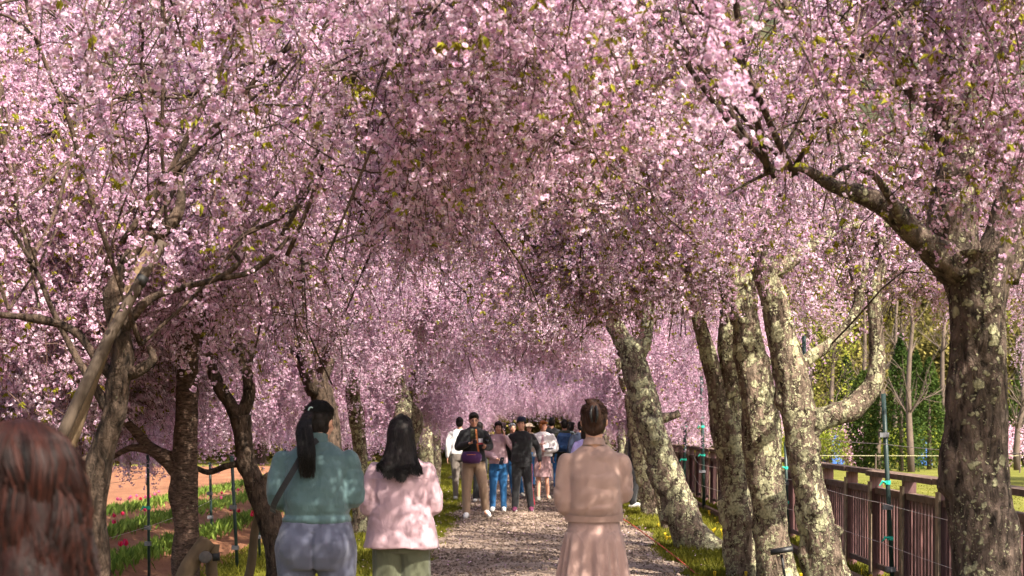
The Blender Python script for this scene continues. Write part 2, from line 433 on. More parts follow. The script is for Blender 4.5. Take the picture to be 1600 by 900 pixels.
def tulip_meshes(mat):
    s = MB(); s.tube([(0, 0, 0), (0.004, 0, 0.14), (0, 0.003, 0.27)], [0.005, 0.004, 0.004], 5, caps=False)
    st = s.mesh('stem', M['tulip_leaf'])
    f = MB()
    for k in range(6):
        a = k * 1.047 + (0.5 if k % 2 else 0); rr = 0.026 if k % 2 else 0.030
        c, s_ = math.cos(a), math.sin(a)
        def q(rad, side, z): return (rad * c - side * s_, rad * s_ + side * c, z)
        f.add([q(0.004, 0, 0.265), q(rr, -0.019, 0.29), q(rr, 0.019, 0.29), q(rr * .95, -0.013, 0.325), q(rr * .95, 0.013, 0.325), q(rr * .55, 0, 0.35)],
              quads=[(1, 2, 4, 3)], tris=[(0, 2, 1), (3, 4, 5)], col=(random.random(), 0, 0))
    return st, f.mesh('bloom', mat, smooth=True, colattr=True)
tm = {'red': tulip_meshes(M['tulip_red']), 'pink': tulip_meshes(M['tulip_pink'])}
tul = [(0, 'red', 10), (1, 'red', 20), (2, 'pink', 34)]
for ri, colr, cnt in tul:
    for k in range(cnt):
        Y = random.uniform(12.5, 32) if ri else random.uniform(12.5, 24)
        if ri == 2: Y = random.uniform(18, 30)
        x = ROWS[ri] + random.gauss(0, 0.13)
        c = 'pink' if (ri == 1 and k % 4 == 0) or (ri == 2 and k % 5) else 'red'
        t = empty('tulip', (x, Y, fz(x, Y) - 0.02), random.uniform(0, 6), '%s tulip blooming on the planted ridge %s' % (c, ROWNAME[ri]), 'tulip', '%s tulips on the ridge %s' % (c, ROWNAME[ri]))
        t.rotation_euler = (random.gauss(0, .1), random.gauss(0, .1), random.uniform(0, 6)); t.scale = (.82, .82, .74)
        for me, nm in zip(tm[c], ('stem', 'bloom')): link(bpy.data.objects.new(nm, me), t)

# ------------------------------------------------------------ blossom strands (shapes shared by all crowns)
def rand_dir():
    v = rng.normal(size=3); return v / np.linalg.norm(v)
def flower(mb, c, nrm, r, tone, lod):
    nrm = nrm / np.linalg.norm(nrm)
    u = np.cross(nrm, rand_dir()); u /= np.linalg.norm(u); v = np.cross(nrm, u)
    V = []; Q = []; T = []
    def ring(n, r0, cup, wd, off, tn):
        for k in range(n):
            a = off + 6.283 * k / n; d = math.cos(a) * u + math.sin(a) * v; s = -math.sin(a) * u + math.cos(a) * v
            b = len(V)
            V.extend([c + d * r0 * .12, c + d * r0 * .62 - s * wd * r0 + nrm * cup * r0 * .35, c + d * r0 + nrm * cup * r0, c + d * r0 * .62 + s * wd * r0 + nrm * cup * r0 * .35])
            Q.append((b, b + 1, b + 2, b + 3))
    if lod == 0:
        ring(6, r, 0.35, 0.50, rng.random() * 6, 0); ring(5, r * .72, 0.75, 0.5, rng.random() * 6, 0)
    elif lod == 1:
        ring(5, r, 0.45, 0.60, rng.random() * 6, 0); ring(3, r * .7, 0.9, 0.6, rng.random() * 6, 0)
    else:
        ring(3, r * 1.15, 0.5, 0.8, rng.random() * 6, 0)
    n = len(V); tn = np.tile([tone * .8, tone, min(1, tone * 1.1 + .08), tone], n // 4)
    mb.add(np.array(V), quads=Q, col=np.stack([tn, np.tile([0.5, 0, 0, 0], n // 4), 0 * tn], -1))

def strand(L, lod, cover, leafy):
    """one hanging bough: returns three collectors (twigs, blossoms, leaves)"""
    tw, bl, lf = MB(), MB(), MB()
    def curve(p0, d0, length, r0, droop, n):
        pts = [np.array(p0, float)]; d = np.array(d0, float)
        st = length / n
        for _ in range(n):
            d = d + np.array([0, 0, -droop]) * st * 2.2 + rng.normal(0, 0.20, 3); d /= np.linalg.norm(d)
            pts.append(pts[-1] + d * st)
        return np.array(pts)
    a = rng.random() * 6.28
    main = curve((0, 0, 0), (0.55 * math.cos(a), 0.55 * math.sin(a), -0.7), L, 0.004, 1.2, 12)
    lines = [(main, 0.0048)]
    for k in range(6 + int(5 * L)):
        i = rng.integers(0, 10); a = rng.random() * 6.28
        ln = rng.uniform(0.18, 0.62) * L
        lines.append((curve(main[i], (0.9 * math.cos(a), 0.9 * math.sin(a), rng.uniform(-.7, .5)), ln, 0, 1.6, 6), 0.0028))
    for pts, r in lines:
        n = len(pts); tw.tube(pts, np.linspace(r, r * .4, n) * (1.25 if lod == 0 else .9), 3, caps=False)
    dens = 0.064 if lod == 0 else (0.07 if lod == 1 else 0.075)
    for pts, r in lines:
        seg = np.linalg.norm(np.diff(pts, axis=0), axis=1); tot = seg.sum(); cum = np.concatenate([[0], np.cumsum(seg)])
        s = rng.random() * .05; off = rng.random() * 10
        while s < tot:
            g = vnoise(np.array([[s * 5 + off, off, 0]]), 9)[0]
            if g > (1 - 2 * cover) * 0.85:
                p = np.array([np.interp(s, cum, pts[:, k]) for k in range(3)])
                base = 0.55 + 0.3 * rng.random()
                nf = rng.integers(4, 8) if lod < 2 else rng.integers(2, 4); p = p + rand_dir() * .015 - (0, 0, .02)
                for _ in range(nf):
                    d = rand_dir(); d[2] -= 0.5; d /= np.linalg.norm(d)
                    c = p + d * rng.uniform(0.016, 0.032)
                    flower(bl, c, d + 0.15 * rand_dir(), rng.uniform(0.0105, 0.0155) * (1.25 if lod == 2 else 1), np.clip(base + rng.normal(0, .16), 0, 1) * (1 if rng.random() > .06 else .15), lod)
            s += dens * rng.uniform(.6, 1.5)
    nl = leafy
    for k in range(nl):
        pts, r = lines[rng.integers(0, len(lines))]; p = pts[rng.integers(2, len(pts))]
        for _ in range(rng.integers(3, 7)):
            d = rand_dir() * .8; d[2] = -abs(d[2]) - .4; d /= np.linalg.norm(d)
            u = np.cross(d, rand_dir()); u /= np.linalg.norm(u); nn_ = np.cross(d, u)
            l = rng.uniform(0.030, 0.062); wd = l * .23
            b = p + rng.normal(0, .008, 3)
            V = [b, b + d * l * .4 - u * wd + nn_ * wd * .5, b + d * l * .45, b + d * l * .4 + u * wd + nn_ * wd * .5, b + d * l - nn_ * wd * .5]
            lf.add(V, tris=[(0, 1, 2), (0, 2, 3), (1, 4, 2), (2, 4, 3)], col=(rng.random(), 0, 0))
    return tw, bl, lf

NV = 10
def make_protos(prefix, lod, cover, leafy):
    cols = [bpy.data.collections.new(prefix + '_' + k) for k in ('twigs', 'blossoms', 'leaves')]
    for i in range(NV):
        trio = strand(rng.uniform(0.9, 1.25), lod, cover, leafy + rng.integers(0, 3))
        for cc, mb_, mt, nm in zip(cols, trio, (M['twig'], M['petal'], M['leaf']), ('twig', 'blossom', 'leaf')):
            me = mb_.mesh('%s_%s_%02d' % (prefix, nm, i), mt, smooth=False, colattr=(nm != 'twig'))
            cc.objects.link(bpy.data.objects.new('%s_%s_%02d' % (prefix, nm, i), me))
    return cols
PROTO = {0: make_protos('near', 0, 0.62, 13), 1: make_protos('mid', 1, 0.72, 4), 2: make_protos('far', 2, 0.78, 1)}
PROTO[3] = make_protos('sparse', 0, 0.36, 9)

GN = {}
def gn_for(coll):
    if coll.name in GN: return GN[coll.name]
    g = bpy.data.node_groups.new('hang_' + coll.name, 'GeometryNodeTree')
    g.interface.new_socket('Geometry', in_out='INPUT', socket_type='NodeSocketGeometry')
    g.interface.new_socket('Geometry', in_out='OUTPUT', socket_type='NodeSocketGeometry')
    gi = g.nodes.new('NodeGroupInput'); go = g.nodes.new('NodeGroupOutput')
    ci = g.nodes.new('GeometryNodeCollectionInfo'); ci.inputs['Collection'].default_value = coll
    ci.inputs['Separate Children'].default_value = True; ci.inputs['Reset Children'].default_value = True
    iop = g.nodes.new('GeometryNodeInstanceOnPoints')
    iop.inputs['Pick Instance'].default_value = True
    def attr(nm, ty):
        a = g.nodes.new('GeometryNodeInputNamedAttribute'); a.data_type = ty; a.inputs['Name'].default_value = nm
        return a.outputs['Attribute']
    g.links.new(gi.outputs[0], iop.inputs['Points']); g.links.new(ci.outputs[0], iop.inputs['Instance'])
    g.links.new(attr('vi', 'INT'), iop.inputs['Instance Index'])
    er = g.nodes.new('FunctionNodeEulerToRotation'); g.links.new(attr('rot', 'FLOAT_VECTOR'), er.inputs[0])
    g.links.new(er.outputs[0], iop.inputs['Rotation'])
    g.links.new(attr('scl', 'FLOAT_VECTOR'), iop.inputs['Scale'])
    g.links.new(iop.outputs[0], go.inputs[0])
    GN[coll.name] = g; return g

def scatter(name, coll, pos, rot, scl, vi, parent):
    me = bpy.data.meshes.new(name)
    n = len(pos); me.vertices.add(n); me.vertices.foreach_set('co', np.asarray(pos, np.float32).ravel())
    a = me.attributes.new('vi', 'INT', 'POINT'); a.data.foreach_set('value', np.asarray(vi, np.int32))
    a = me.attributes.new('rot', 'FLOAT_VECTOR', 'POINT'); a.data.foreach_set('vector', np.asarray(rot, np.float32).ravel())
    a = me.attributes.new('scl', 'FLOAT_VECTOR', 'POINT'); a.data.foreach_set('vector', np.asarray(scl, np.float32).ravel())
    o = bpy.data.objects.new(name, me); link(o, parent); o['kind'] = 'stuff'
    md = o.modifiers.new('hang', 'NODES'); md.node_group = gn_for(coll)
    return o

# ------------------------------------------------------------ cherry trees
def bark_tube(mb, pts, rad, step=0.05, sides=16, rough=0.10, seed=0, flare=False, knots=0.0):
    pts, rad = smooth_path(pts, rad, step)
    if flare:
        h = pts[:, 2]; rad = rad * (1 + 0.45 * np.exp(-np.clip(h, 0, None) / 0.13))
    v, q, t = tube_arrays(pts, rad, sides, True)
    n = len(pts); ring = v[:n * sides].reshape(n, sides, 3); cen = pts[:, None, :]
    d = ring - cen; rr = np.linalg.norm(d, axis=2, keepdims=True); d = d / (rr + 1e-9)
    flat = ring.reshape(-1, 3)
    k = vnoise(flat * np.array([9, 9, 3.0]), seed) * .8 + vnoise(flat * np.array([28, 28, 8.0]), seed + 1) * .45 + vnoise(flat * np.array([4, 4, 4.0]), seed + 2) * .9 + vnoise(flat * np.array([60, 60, 26.0]), seed + 3) * .30 - .55 * np.clip(vnoise(flat * np.array([20, 20, 5.0]), seed + 8) - .15, 0, 1)
    kn = np.clip(vnoise(flat * 5, seed + 5) - 0.45, 0, 1) * knots * 6
    ring = ring + d * (rr * rough * (k + kn).reshape(n, sides, 1))
    v[:n * sides] = ring.reshape(-1, 3)
    mb.add(v, q, t)

def zmin(x, y):
    """how low the weeping boughs reach at a place"""
    if y < 4.5: return 2.6
    if y > 34 and abs(x) > 3: return .7
    if x < -3.2: return max(0.85, 1.5 - (-3.2 - x) * 0.45) if y > 9 else 1.9
    if x < -1.5: return 2.0 if y < 15 else 1.2
    if x <= 1.8: return 2.5 if y < 40 else 1.9
    if y < 21: return 2.55 if y > 10 else 2.1
    return 1.3
def in_view(p):
    if p[1] < 0.5: return False
    x = CX + F * p[0] / p[1]; y = CY - F * (p[2] - CH) / p[1]
    return -150 < x < 1750 and -150 < y < 900
# keep these windows open: (x0, x1, y0, y1, nearest, farthest)
def blocked(p, L):
    for z in (p[2], p[2] - L * .5, p[2] - L):
        if p[1] < 0.3: continue
        x = CX + F * p[0] / p[1]; y = CY - F * (z - CH) / p[1]
        if p[1] < 3.6 and -100 < x < 1700 and y > -120: return True
        if 1225 < x < 1470 and y > 615 and p[1] < 40: return True
        if 1470 <= x < 1640 and y > 600 and p[1] < 40: return True
        if 1470 < x < 1600 and 575 < y and p[1] < 8.4: return True
        if 1130 < x < 1320 and y > 470 and p[1] < 16: return True
        if 930 < x < 1120 and y > 540 and p[1] < 18: return True
        if (60 < x < 480 and y > 775) or (300 < x < 440 and y > 735) and p[1] < 40: return True
        if 560 < x < 740 and y > 640 and p[1] < 30: return True
    return False

def bad(pts, r):
    for p in pts:
        if p[1] < .4: continue
        x = CX + F * p[0] / p[1]; y = CY - F * (p[2] - CH) / p[1]
        if -80 < x < 1680 and -80 < y < 960:
            if p[1] < 4.2: return True
            if p[1] < 6.5 and r > .012: return True
        if p[2] < zmin(p[0], p[1]) - .25 or blocked(p, .01): return True
    return False

def crown(root, crotch, base, rad, seed, lod, ceil=6.2, nprim=16, bark='branch', bmat=None, leafmul=1.0, primaries=True, dens=1.0, starts=None):
    """arching limbs, weeping boughs and their blossoms"""
    r_ = np.random.default_rng(seed)
    tw = MB(); pos = []; lens = []
    sides = 6 if lod == 0 else 4
    for k in range(nprim):
        az = 6.283 * (k + r_.uniform(-.3, .3)) / nprim
        if starts is not None and k % 4: crotch = starts[r_.integers(0, len(starts))] + r_.normal(0, .05, 3); az = math.atan2(crotch[1] - base[1], crotch[0] - base[0]) + r_.normal(0, 1.1)
        Rr = rad * r_.uniform(.45, 1.1) * (.8 if starts is not None else 1); apex = min(ceil, max(crotch[2] + r_.uniform(.1, 1.1), r_.uniform(3.2, ceil - .5))) if starts is not None else r_.uniform(3.4, ceil); end = apex - r_.uniform(.6, 2.2)
        n = 16; t = np.linspace(0, 1, n)
        z = crotch[2] + (apex - crotch[2]) * np.sin(np.clip(t / .62, 0, 1) * math.pi / 2)
        z -= (apex - end) * np.clip((t - .55) / .45, 0, 1) ** 1.7
        aw = az + 0.5 * r_.normal() * t
        x = crotch[0] + np.cos(aw) * Rr * t ** .85; y = crotch[1] + np.sin(aw) * Rr * t ** .85
        pts = np.stack([x, y, z], -1) + r_.normal(0, .05, (n, 3)) * t[:, None]
        r0 = r_.uniform(.012, .028) * (1 if k % 3 else 1.3) * (.62 if starts is not None else 1.4)
        rr = np.linspace(r0, .006, n)
        if bad(pts[3:], r0): continue
        if primaries and k % 3 == 0 and lod < 2:
            bm = MB(); bark_tube(bm, pts, rr, 0.12, 8, 0.10, seed + k)
            bm.build('branch', M['branch'], root, smooth=True)
        else:
            tw.tube(pts, rr, sides, caps=False)
        curves = [(pts, 4)]
        for j in range(6 if lod < 2 else 5):
            i = r_.integers(4, n - 1); a2 = az + r_.uniform(-1.6, 1.6)
            l2 = r_.uniform(.6, 1.7); m = 9; s = np.linspace(0, 1, m)
            up = r_.uniform(-.1, .7)
            p2 = pts[i] + np.stack([np.cos(a2) * l2 * s, np.sin(a2) * l2 * s, up * s - (up + .75) * s ** 2.2 * l2 * .8], -1) + r_.normal(0, .025, (m, 3)) * s[:, None]
            if bad(p2, .008): continue
            tw.tube(p2, np.linspace(.011, .003, m), 4 if lod == 0 else 3, caps=False)
            curves.append((p2, 0))
            if lod == 0:
                for _ in range(2):
                    i3 = r_.integers(2, m); a3 = r_.uniform(0, 6.28); l3 = r_.uniform(.3, .9); s3 = np.linspace(0, 1, 7)
                    p3 = p2[i3 - 1] + np.stack([np.cos(a3) * l3 * s3 * .7, np.sin(a3) * l3 * s3 * .7, .12 * s3 - .8 * l3 * s3 ** 2], -1) + r_.normal(0, .02, (7, 3)) * s3[:, None]
                    if bad(p3, .005): continue
                    tw.tube(p3, np.linspace(.006, .002, 7), 3, caps=False)
        for cp, lo in curves:
            seg = np.linalg.norm(np.diff(cp[lo:], axis=0), axis=1).sum()
            m = int(seg / .30 * dens) + 1
            for _ in range(m):
                f = r_.uniform(lo, len(cp) - 1.001); i = int(f); p = cp[i] * (1 - f + i) + cp[i + 1] * (f - i)
                pos.append(p + r_.normal(0, .04, 3))
    if lod < 2:
        for k in range(46 if lod == 0 else 20):     # bare crooked hanging branches that cross the blossom
            if not pos: break
            p = np.array(pos[r_.integers(0, len(pos))]); a = r_.uniform(0, 6.28); L3 = r_.uniform(.8, 2.4)
            d = np.array([math.cos(a) * .8, math.sin(a) * .8, r_.uniform(-.3, .4)]); q = [p]
            for j in range(9):
                d = d + np.array([0, 0, -.26]) + r_.normal(0, .22, 3); d /= np.linalg.norm(d); q.append(q[-1] + d * L3 / 9)
            q = np.array(q)
            if bad(q, .01): continue
            r3 = r_.uniform(.005, .013); tw.tube(q, np.linspace(r3, .002, 10), 4, caps=False)
            for _ in range(3):
                i3 = r_.integers(1, 8); e = r_.normal(0, .5, 3); e[2] -= .4; tw.tube([q[i3], q[i3] + e * .25, q[i3] + e * .5 - (0, 0, .12)], [.005, .004, .002], 3, caps=False)
    keep_p, keep_l = [], []
    for p in pos:
        if vnoise(np.array([p * .75]), 77)[0] + .4 * vnoise(np.array([p * 2.0]), 78)[0] < (-.34 if p[2] < 3.6 else (-.16 if p[2] < 4.4 else (.10 if p[1] > 11 or abs(p[0] - .3) < 1.6 else -.12))): continue
        px_, py_ = (CX + F * p[0] / max(p[1], .3)), (CY - F * (p[2] - .6 - CH) / max(p[1], .3))
        if 3 < p[1] < 8.5 and 60 < px_ < 480 and py_ > 250 and r_.random() < .4: continue
        if 1440 < px_ < 1620 and 120 < py_ < 400 and p[1] < 8.45 and r_.random() < .72: continue
        if 1290 < px_ < 1480 and 240 < py_ < 420 and p[1] < 8.4 and r_.random() < .5: continue
        if 3 < p[1] < 12.4 and 300 < px_ < 440 and py_ > 500 and r_.random() < .8: continue
        if 1470 < px_ < 1600 and 380 < py_ and p[1] < 8.4 and r_.random() < .55: continue
        if 1225 < px_ < 1470 and 470 < py_ and p[1] < 40 and r_.random() < .4: continue
        L = r_.uniform(.6, 1.9) * (2.5 if (p[0] < -3 and p[1] > 9) or (p[1] > 22 and abs(p[0]) > 1.8) else (1.6 if p[1] > 22 else 1)); zm = zmin(p[0], p[1]) + r_.uniform(-.1, .5)
        L = min(L, p[2] - zm)
        if L < .22: continue
        if blocked(p, L):
            L *= .45
            if L < .22 or blocked(p, L): continue
        keep_p.append(p); keep_l.append(L)
    kp, kl = [], []                                 # long hanging boughs are chains of shorter ones
    for p, L in zip(keep_p, keep_l):
        m = max(1, int(math.ceil(L / 1.15))); q = np.array(p, float)
        for j in range(m):
            kp.append(q.copy()); kl.append(L / m); q = q + (r_.normal(0, .05), r_.normal(0, .05), -L / m * .95)
    keep_p, keep_l = kp, kl
    n = len(keep_p)
    if tw.n: tw.build('boughs', M['twig'] if lod else M['branch'], root, smooth=True, kind='stuff')
    if n:
        L = np.array(keep_l); wx = r_.uniform(.8, 1.1, n) * np.clip(L, .62, 1.1)
        scl = np.stack([wx, wx, np.clip(L / 1.05, .4, 1.15)], -1)
        rot = np.stack([r_.normal(0, .15, n), r_.normal(0, .15, n), r_.uniform(0, 6.28, n)], -1)
        vi = r_.integers(0, NV, n)
        cols = PROTO[lod]
        scatter('twigs', cols[0], keep_p, rot, scl, vi, root)
        scatter('blossoms', cols[1], keep_p, rot, scl, vi, root)
        k = r_.random(n) < leafmul
        if k.any(): scatter('leaves', cols[2], np.array(keep_p)[k], rot[k], scl[k], vi[k], root)
    return n

def px_path(pp, Y, bend=0.0):
    """(x, y, width) list in photo measure on a plane Y metres away -> points, radii"""
    pts = []; rad = []
    for k, q in enumerate(pp):
        yy = Y + bend * k + (q[3] if len(q) > 3 else 0)
        pts.append(P(q[0], q[1], yy)); rad.append(q[2] / 2 / F * Y)
    return pts, rad

TOT = 0
def hero(Y, trunk, limbs, label, mat, group, crown_at, rad=3.6, seed=1, lod=0, ceil=6.2, nprim=16, leafmul=1.0, sides=24, knots=1.0, dens=1.0, rough=.12):
    global TOT
    pts, rr = px_path(trunk, Y)
    if mat is BR: rr = [q * .88 for q in rr]
    base = pts[0]
    if base[2] > 0.0:
        pts.insert(0, np.array([base[0], base[1], -0.12])); rr.insert(0, rr[0] * 1.1)
    else:
        # cut to ground
        pts.insert(0, np.array([base[0], base[1], min(-0.12, base[2] - .1)])); rr.insert(0, rr[0])
    root = empty('cherry_tree', (0, 0, 0), 0, label, 'tree', group)
    g = np.array([pts[1][0], pts[1][1], 0.0])
    root.location = g
    def rel(p): return [np.asarray(q) - g for q in p]
    mb = MB(); bark_tube(mb, rel(pts), rr, 0.022, int(sides * 1.8), rough, seed, flare=True, knots=knots)
    tr = mb.build('trunk', mat, root, smooth=True)
    for li, lp in enumerate(limbs):
        p2, r2 = px_path(lp, Y)
        mb = MB(); bark_tube(mb, rel(p2), r2, 0.035, 14 if max(r2) > .03 else 8, rough, seed + 20 + li, knots=knots)
        mb.build('branch', mat, root, smooth=True)
    c = P(crown_at[0], crown_at[1], Y)
    st = [np.asarray(q) for lp in limbs for q in px_path(lp, Y)[0][2:] if q[2] > 2.0] + [c]
    # the crown builder works in world space; its children hang on a root that only has a location
    before = set(root.children)
    TOT += crown(root, c, base, rad, seed * 31 + 5, lod, ceil, nprim, leafmul=leafmul, dens=dens, bmat=mat, starts=st)
    for ch in root.children:
        if ch not in before: ch.location = -Vector(g)
    return root

GR = 'weeping cherry trees lining the path'
BR, BB, BL, BL2 = M['bark_r'], M['bark_big'], M['bark_l'], M['bark_l2']
hero(8.5, [(1546,1075,112),(1542,980,104),(1537,900,98),(1532,800,92),(1526,700,86),(1524,600,84),(1527,500,88),(1528,440,98),(1526,395,108)],
     [[(1505,430,70),(1490,360,76),(1495,290,66),(1498,235,60),(1480,185,54),(1468,110,46),(1462,30,40),(1450,-60,32)],
      [(1500,420,60,-.05),(1465,395,46,-.1),(1425,362,38,-.15),(1392,328,34,-.2),(1345,303,29,-.25),(1300,290,20,-.3),(1262,266,13,-.35),(1225,262,8,-.4),(1180,280,5,-.4),(1135,305,3,-.4)],
      [(1480,190,36),(1440,150,30),(1400,118,26),(1370,106,23),(1330,85,20),(1280,50,15),(1225,5,13),(1180,-50,11)],
      [(1550,430,80),(1572,370,70),(1590,300,60),(1620,230,50),(1660,150,40),(1700,60,30)],
      [(1475,180,26,-.1),(1490,120,22,-.15),(1488,50,20,-.2),(1495,-40,16,-.2)],
      [(1410,345,20,-.3),(1385,300,14,-.5),(1360,270,10,-.6),(1320,262,8,-.7),(1290,285,6,-.8)]],
     'largest weeping cherry at the far right, thick dark trunk with pale lichen', BB, GR, (1527, 300), 4.0, 1, 0, 5.8, 27, sides=40, dens=1.0, leafmul=.9)
hero(13.0, [(1305,935,74),(1290,880,64),(1275,810,60),(1262,750,56),(1252,690,56),(1248,650,62),(1240,600,58),(1224,540,50),(1208,470,46),(1195,420,42),(1190,380,30),(1200,320,22),(1215,250,16)],
     [[(1250,665,50),(1290,652,40),(1330,640,36),(1358,612,31),(1370,575,27),(1368,520,24),(1366,455,19),(1380,400,14),(1370,340,10)],
      [(1235,590,26),(1262,562,22),(1300,535,19),(1330,500,17),(1345,455,14),(1352,400,10)],
      [(1198,430,26),(1240,405,20),(1290,370,16),(1340,350,12),(1400,352,8)],
      [(1300,835,26),(1310,825,22),(1312,822,10)]],
     'lichen covered cherry with a limb that curves out and up over the fence', BR, GR, (1200, 330), 3.4, 2, 0, 6.2, 15, sides=28)
hero(13.9, [(1218,917,64),(1207,850,58),(1197,760,60),(1190,680,64),(1182,610,58),(1170,540,52),(1163,480,46),(1168,430,34),(1180,370,24),(1190,300,16)],
     [[(1160,470,26),(1140,420,20),(1115,370,16),(1095,320,12)]],
     'middle trunk of the three lichen covered cherries behind the small spotlight', BR, GR, (1175, 330), 3.2, 3, 0, 6.0, 12, sides=26)
hero(14.5, [(1168,906,60),(1155,850,54),(1148,760,52),(1140,690,60),(1128,640,44),(1108,560,30),(1092,500,27),(1078,440,22),(1062,390,15),(1050,330,10)],
     [[(1138,690,44),(1145,620,38),(1140,540,36),(1148,460,32),(1150,390,24),(1135,320,16)],
      [(1120,600,14),(1150,560,12),(1175,500,10)]],
     'cherry with a forked trunk just left of the three lichen covered trunks', BR, GR, (1120, 360), 3.2, 4, 0, 6.0, 12, sides=26)
hero(17.9, [(1092,862,66),(1072,820,58),(1055,775,54),(1038,725,52),(1022,680,50),(1008,635,50),(996,590,47),(985,550,42),(972,528,32),(955,495,22),(950,465,18),(955,420,14),(940,370,9)],
     [[(990,560,34),(1008,530,24),(1012,480,19),(1020,430,14),(1030,380,9)],
      [(1030,655,16),(1050,650,13),(1062,645,10)]],
     'cherry leaning strongly left over the path, trunk crusted with pale lichen', BR, GR, (985, 440), 3.4, 5, 0, 6.2, 14, sides=24)
hero(21.0, [(1046,833,24),(1036,790,21),(1024,740,20),(1008,690,20),(995,640,18),(985,590,14)], [],
     'slim dark cherry stem tucked behind the leaning trunk', BR, GR, (985, 560), 2.4, 6, 1, 5.5, 6, sides=12)
hero(24.5, [(1022,812,38),(1014,770,34),(1004,720,34),(996,670,34),(990,620,30),(985,570,20)], [[(995,640,18),(975,600,14),(965,560,10)]],
     'stout straight cherry trunk directly left of the leaning one', BR, GR, (985, 520), 3.2, 7, 1, 6.2, 14, sides=16)
hero(8.6, [(160,1075,50),(158,980,42),(155,900,36),(152,840,36),(148,790,39),(147,760,44),(157,715,36),(170,675,34),(180,640,38),(184,600,40),(192,560,34),(185,510,30),(178,460,29),(195,415,26)],
     [[(190,520,20),(215,485,16),(245,462,13),(290,448,11),(340,435,10),(375,408,9),(360,390,7),(385,365,8),(430,345,6),(462,325,5)],
      [(345,435,9),(390,425,9),(430,395,7),(455,365,5)],
      [(195,415,24),(215,385,20),(250,362,22),(278,335,16),(284,300,12),(280,265,10)],
      [(178,590,22),(150,560,16),(120,520,14),(70,500,12),(0,492,9)],
      [(170,640,18),(145,600,14),(115,550,11),(80,480,9),(55,420,7),(0,330,5)],
      [(200,585,20),(225,575,16),(240,560,14),(232,540,8)],
      [(165,690,16),(140,715,14),(110,725,10),(70,740,7),(20,790,5)]],
     'twisted dark cherry nearest the camera on the left, trunk held by wooden props', BL, GR, (190, 380), 3.7, 8, 0, 6.0, 18, sides=28, leafmul=.35, dens=.85)
hero(11.5, [(292,970,48),(290,900,42),(290,820,40),(288,750,40),(290,690,36),(292,620,34),(296,540,28),(300,460,24),(297,370,22),(300,280,16)],
     [[(283,745,26),(262,722,22),(235,700,18),(210,672,15),(190,650,12),(178,640,8)],
      [(272,712,14),(240,705,12),(205,700,9),(170,718,6)]],
     'straight banded cherry trunk beside the tulip rows, second on the left', BL2, GR, (297, 360), 3.5, 9, 0, 6.2, 16, sides=26, leafmul=.35)
hero(12.5, [(450,945,44),(436,890,38),(428,840,36),(418,800,36),(404,768,33),(388,728,29),(380,690,28),(374,650,30)],
     [[(376,662,24),(355,625,20),(340,600,18),(328,565,15),(318,520,11),(322,460,8)],
      [(374,655,24),(388,620,21),(386,585,19),(374,560,17),(364,510,12),(372,440,9)],
      [(385,722,14),(355,728,11),(325,738,9),(300,730,7),(280,745,5)],
      [(405,765,14),(418,742,8),(455,735,6),(480,738,5)]],
     'bent cherry trunk with a Y fork just left of the woman in teal', BL, GR, (370, 480), 3.4, 10, 0, 6.2, 15, sides=26, leafmul=.35)

def plain_tree(X, Y, seed, lod, label, mat, rad=3.4, ceil=6.4, nprim=14, leafmul=.5, dens=1.0, h=None):
    global TOT
    r_ = np.random.default_rng(seed)
    root = empty('cherry_tree', (X, Y, 0), 0, label, 'tree', GR)
    lean = r_.normal(0, .16, 2); ht = h or r_.uniform(1.9, 2.6)
    p = [np.array([0, 0, -.1])] + [np.array([lean[0] * t + .06 * r_.normal(), lean[1] * t + .06 * r_.normal(), ht * t]) for t in (.06, .3, .55, .8, 1)]
    w0 = r_.uniform(.12, .19)
    mb = MB(); bark_tube(mb, p, [w0 * 1.2, w0 * 1.05, w0, w0 * .9, w0 * .88, w0 * .8], .06 if lod < 2 else .2, 14 if lod < 2 else 8, .13, seed, flare=True, knots=.8)
    mb.build('trunk', mat, root, smooth=True)
    top = p[-1]
    for k in range(3):
        a = k * 2.1 + r_.uniform(0, 1); q = [top - np.array([0, 0, .15])]
        d = np.array([math.cos(a) * .45, math.sin(a) * .45, 1.0])
        for j in range(5):
            q.append(q[-1] + d * .38); d = d + r_.normal(0, .22, 3); d[2] = abs(d[2])
        mb = MB(); bark_tube(mb, q, np.linspace(w0 * .6, .03, 6), .08 if lod < 2 else .25, 10 if lod < 2 else 6, .12, seed + k)
        mb.build('branch', mat, root, smooth=True)
    before = set(root.children)
    c = np.array([X, Y, 0]) + top
    TOT += crown(root, c, c, rad, seed * 17 + 3, lod, ceil, nprim, leafmul=leafmul, dens=dens, bmat=mat, primaries=False)
    for ch in root.children:
        if ch not in before: ch.location = (-X, -Y, 0)
    return root

y = 16.8; k = 0
while y < 84:
    lod = 1 if y < 34 else 2
    far = y > 34
    plain_tree(-2.45 + random.uniform(-.2, .2), y, 100 + k, lod,
               'weeping cherry deep in the left row of the avenue' if far else ['cherry trunk showing beside the ponytail of the woman in teal', 'lichen patched cherry between the two women on the left', 'cherry trunk just above the right shoulder of the woman in the pink jacket', 'cherry in the left row behind the woman in the pink jacket', 'cherry trunk left of the man in the white shirt'][min(k, 4)],
               M['bark_r'] if k else M['bark_l'], rad=3.5, leafmul=.4 if not far else .5, dens=.9 if not far else .8)
    y += random.uniform(3.7, 4.3); k += 1
y = 28.6; k = 0
while y < 84:
    lod = 1 if y < 34 else 2
    plain_tree(2.25 + random.uniform(-.2, .2), y, 300 + k, lod,
               'weeping cherry deep in the right row of the avenue' if y > 34 else ['cherry trunk just behind the right shoulder of the woman in the beige sweater', 'cherry trunk between the beige sweater and the far end of the fence'][min(k, 1)],
               M['bark_r'], rad=3.5, dens=.9 if y < 34 else .8)
    y += random.uniform(3.7, 4.3); k += 1
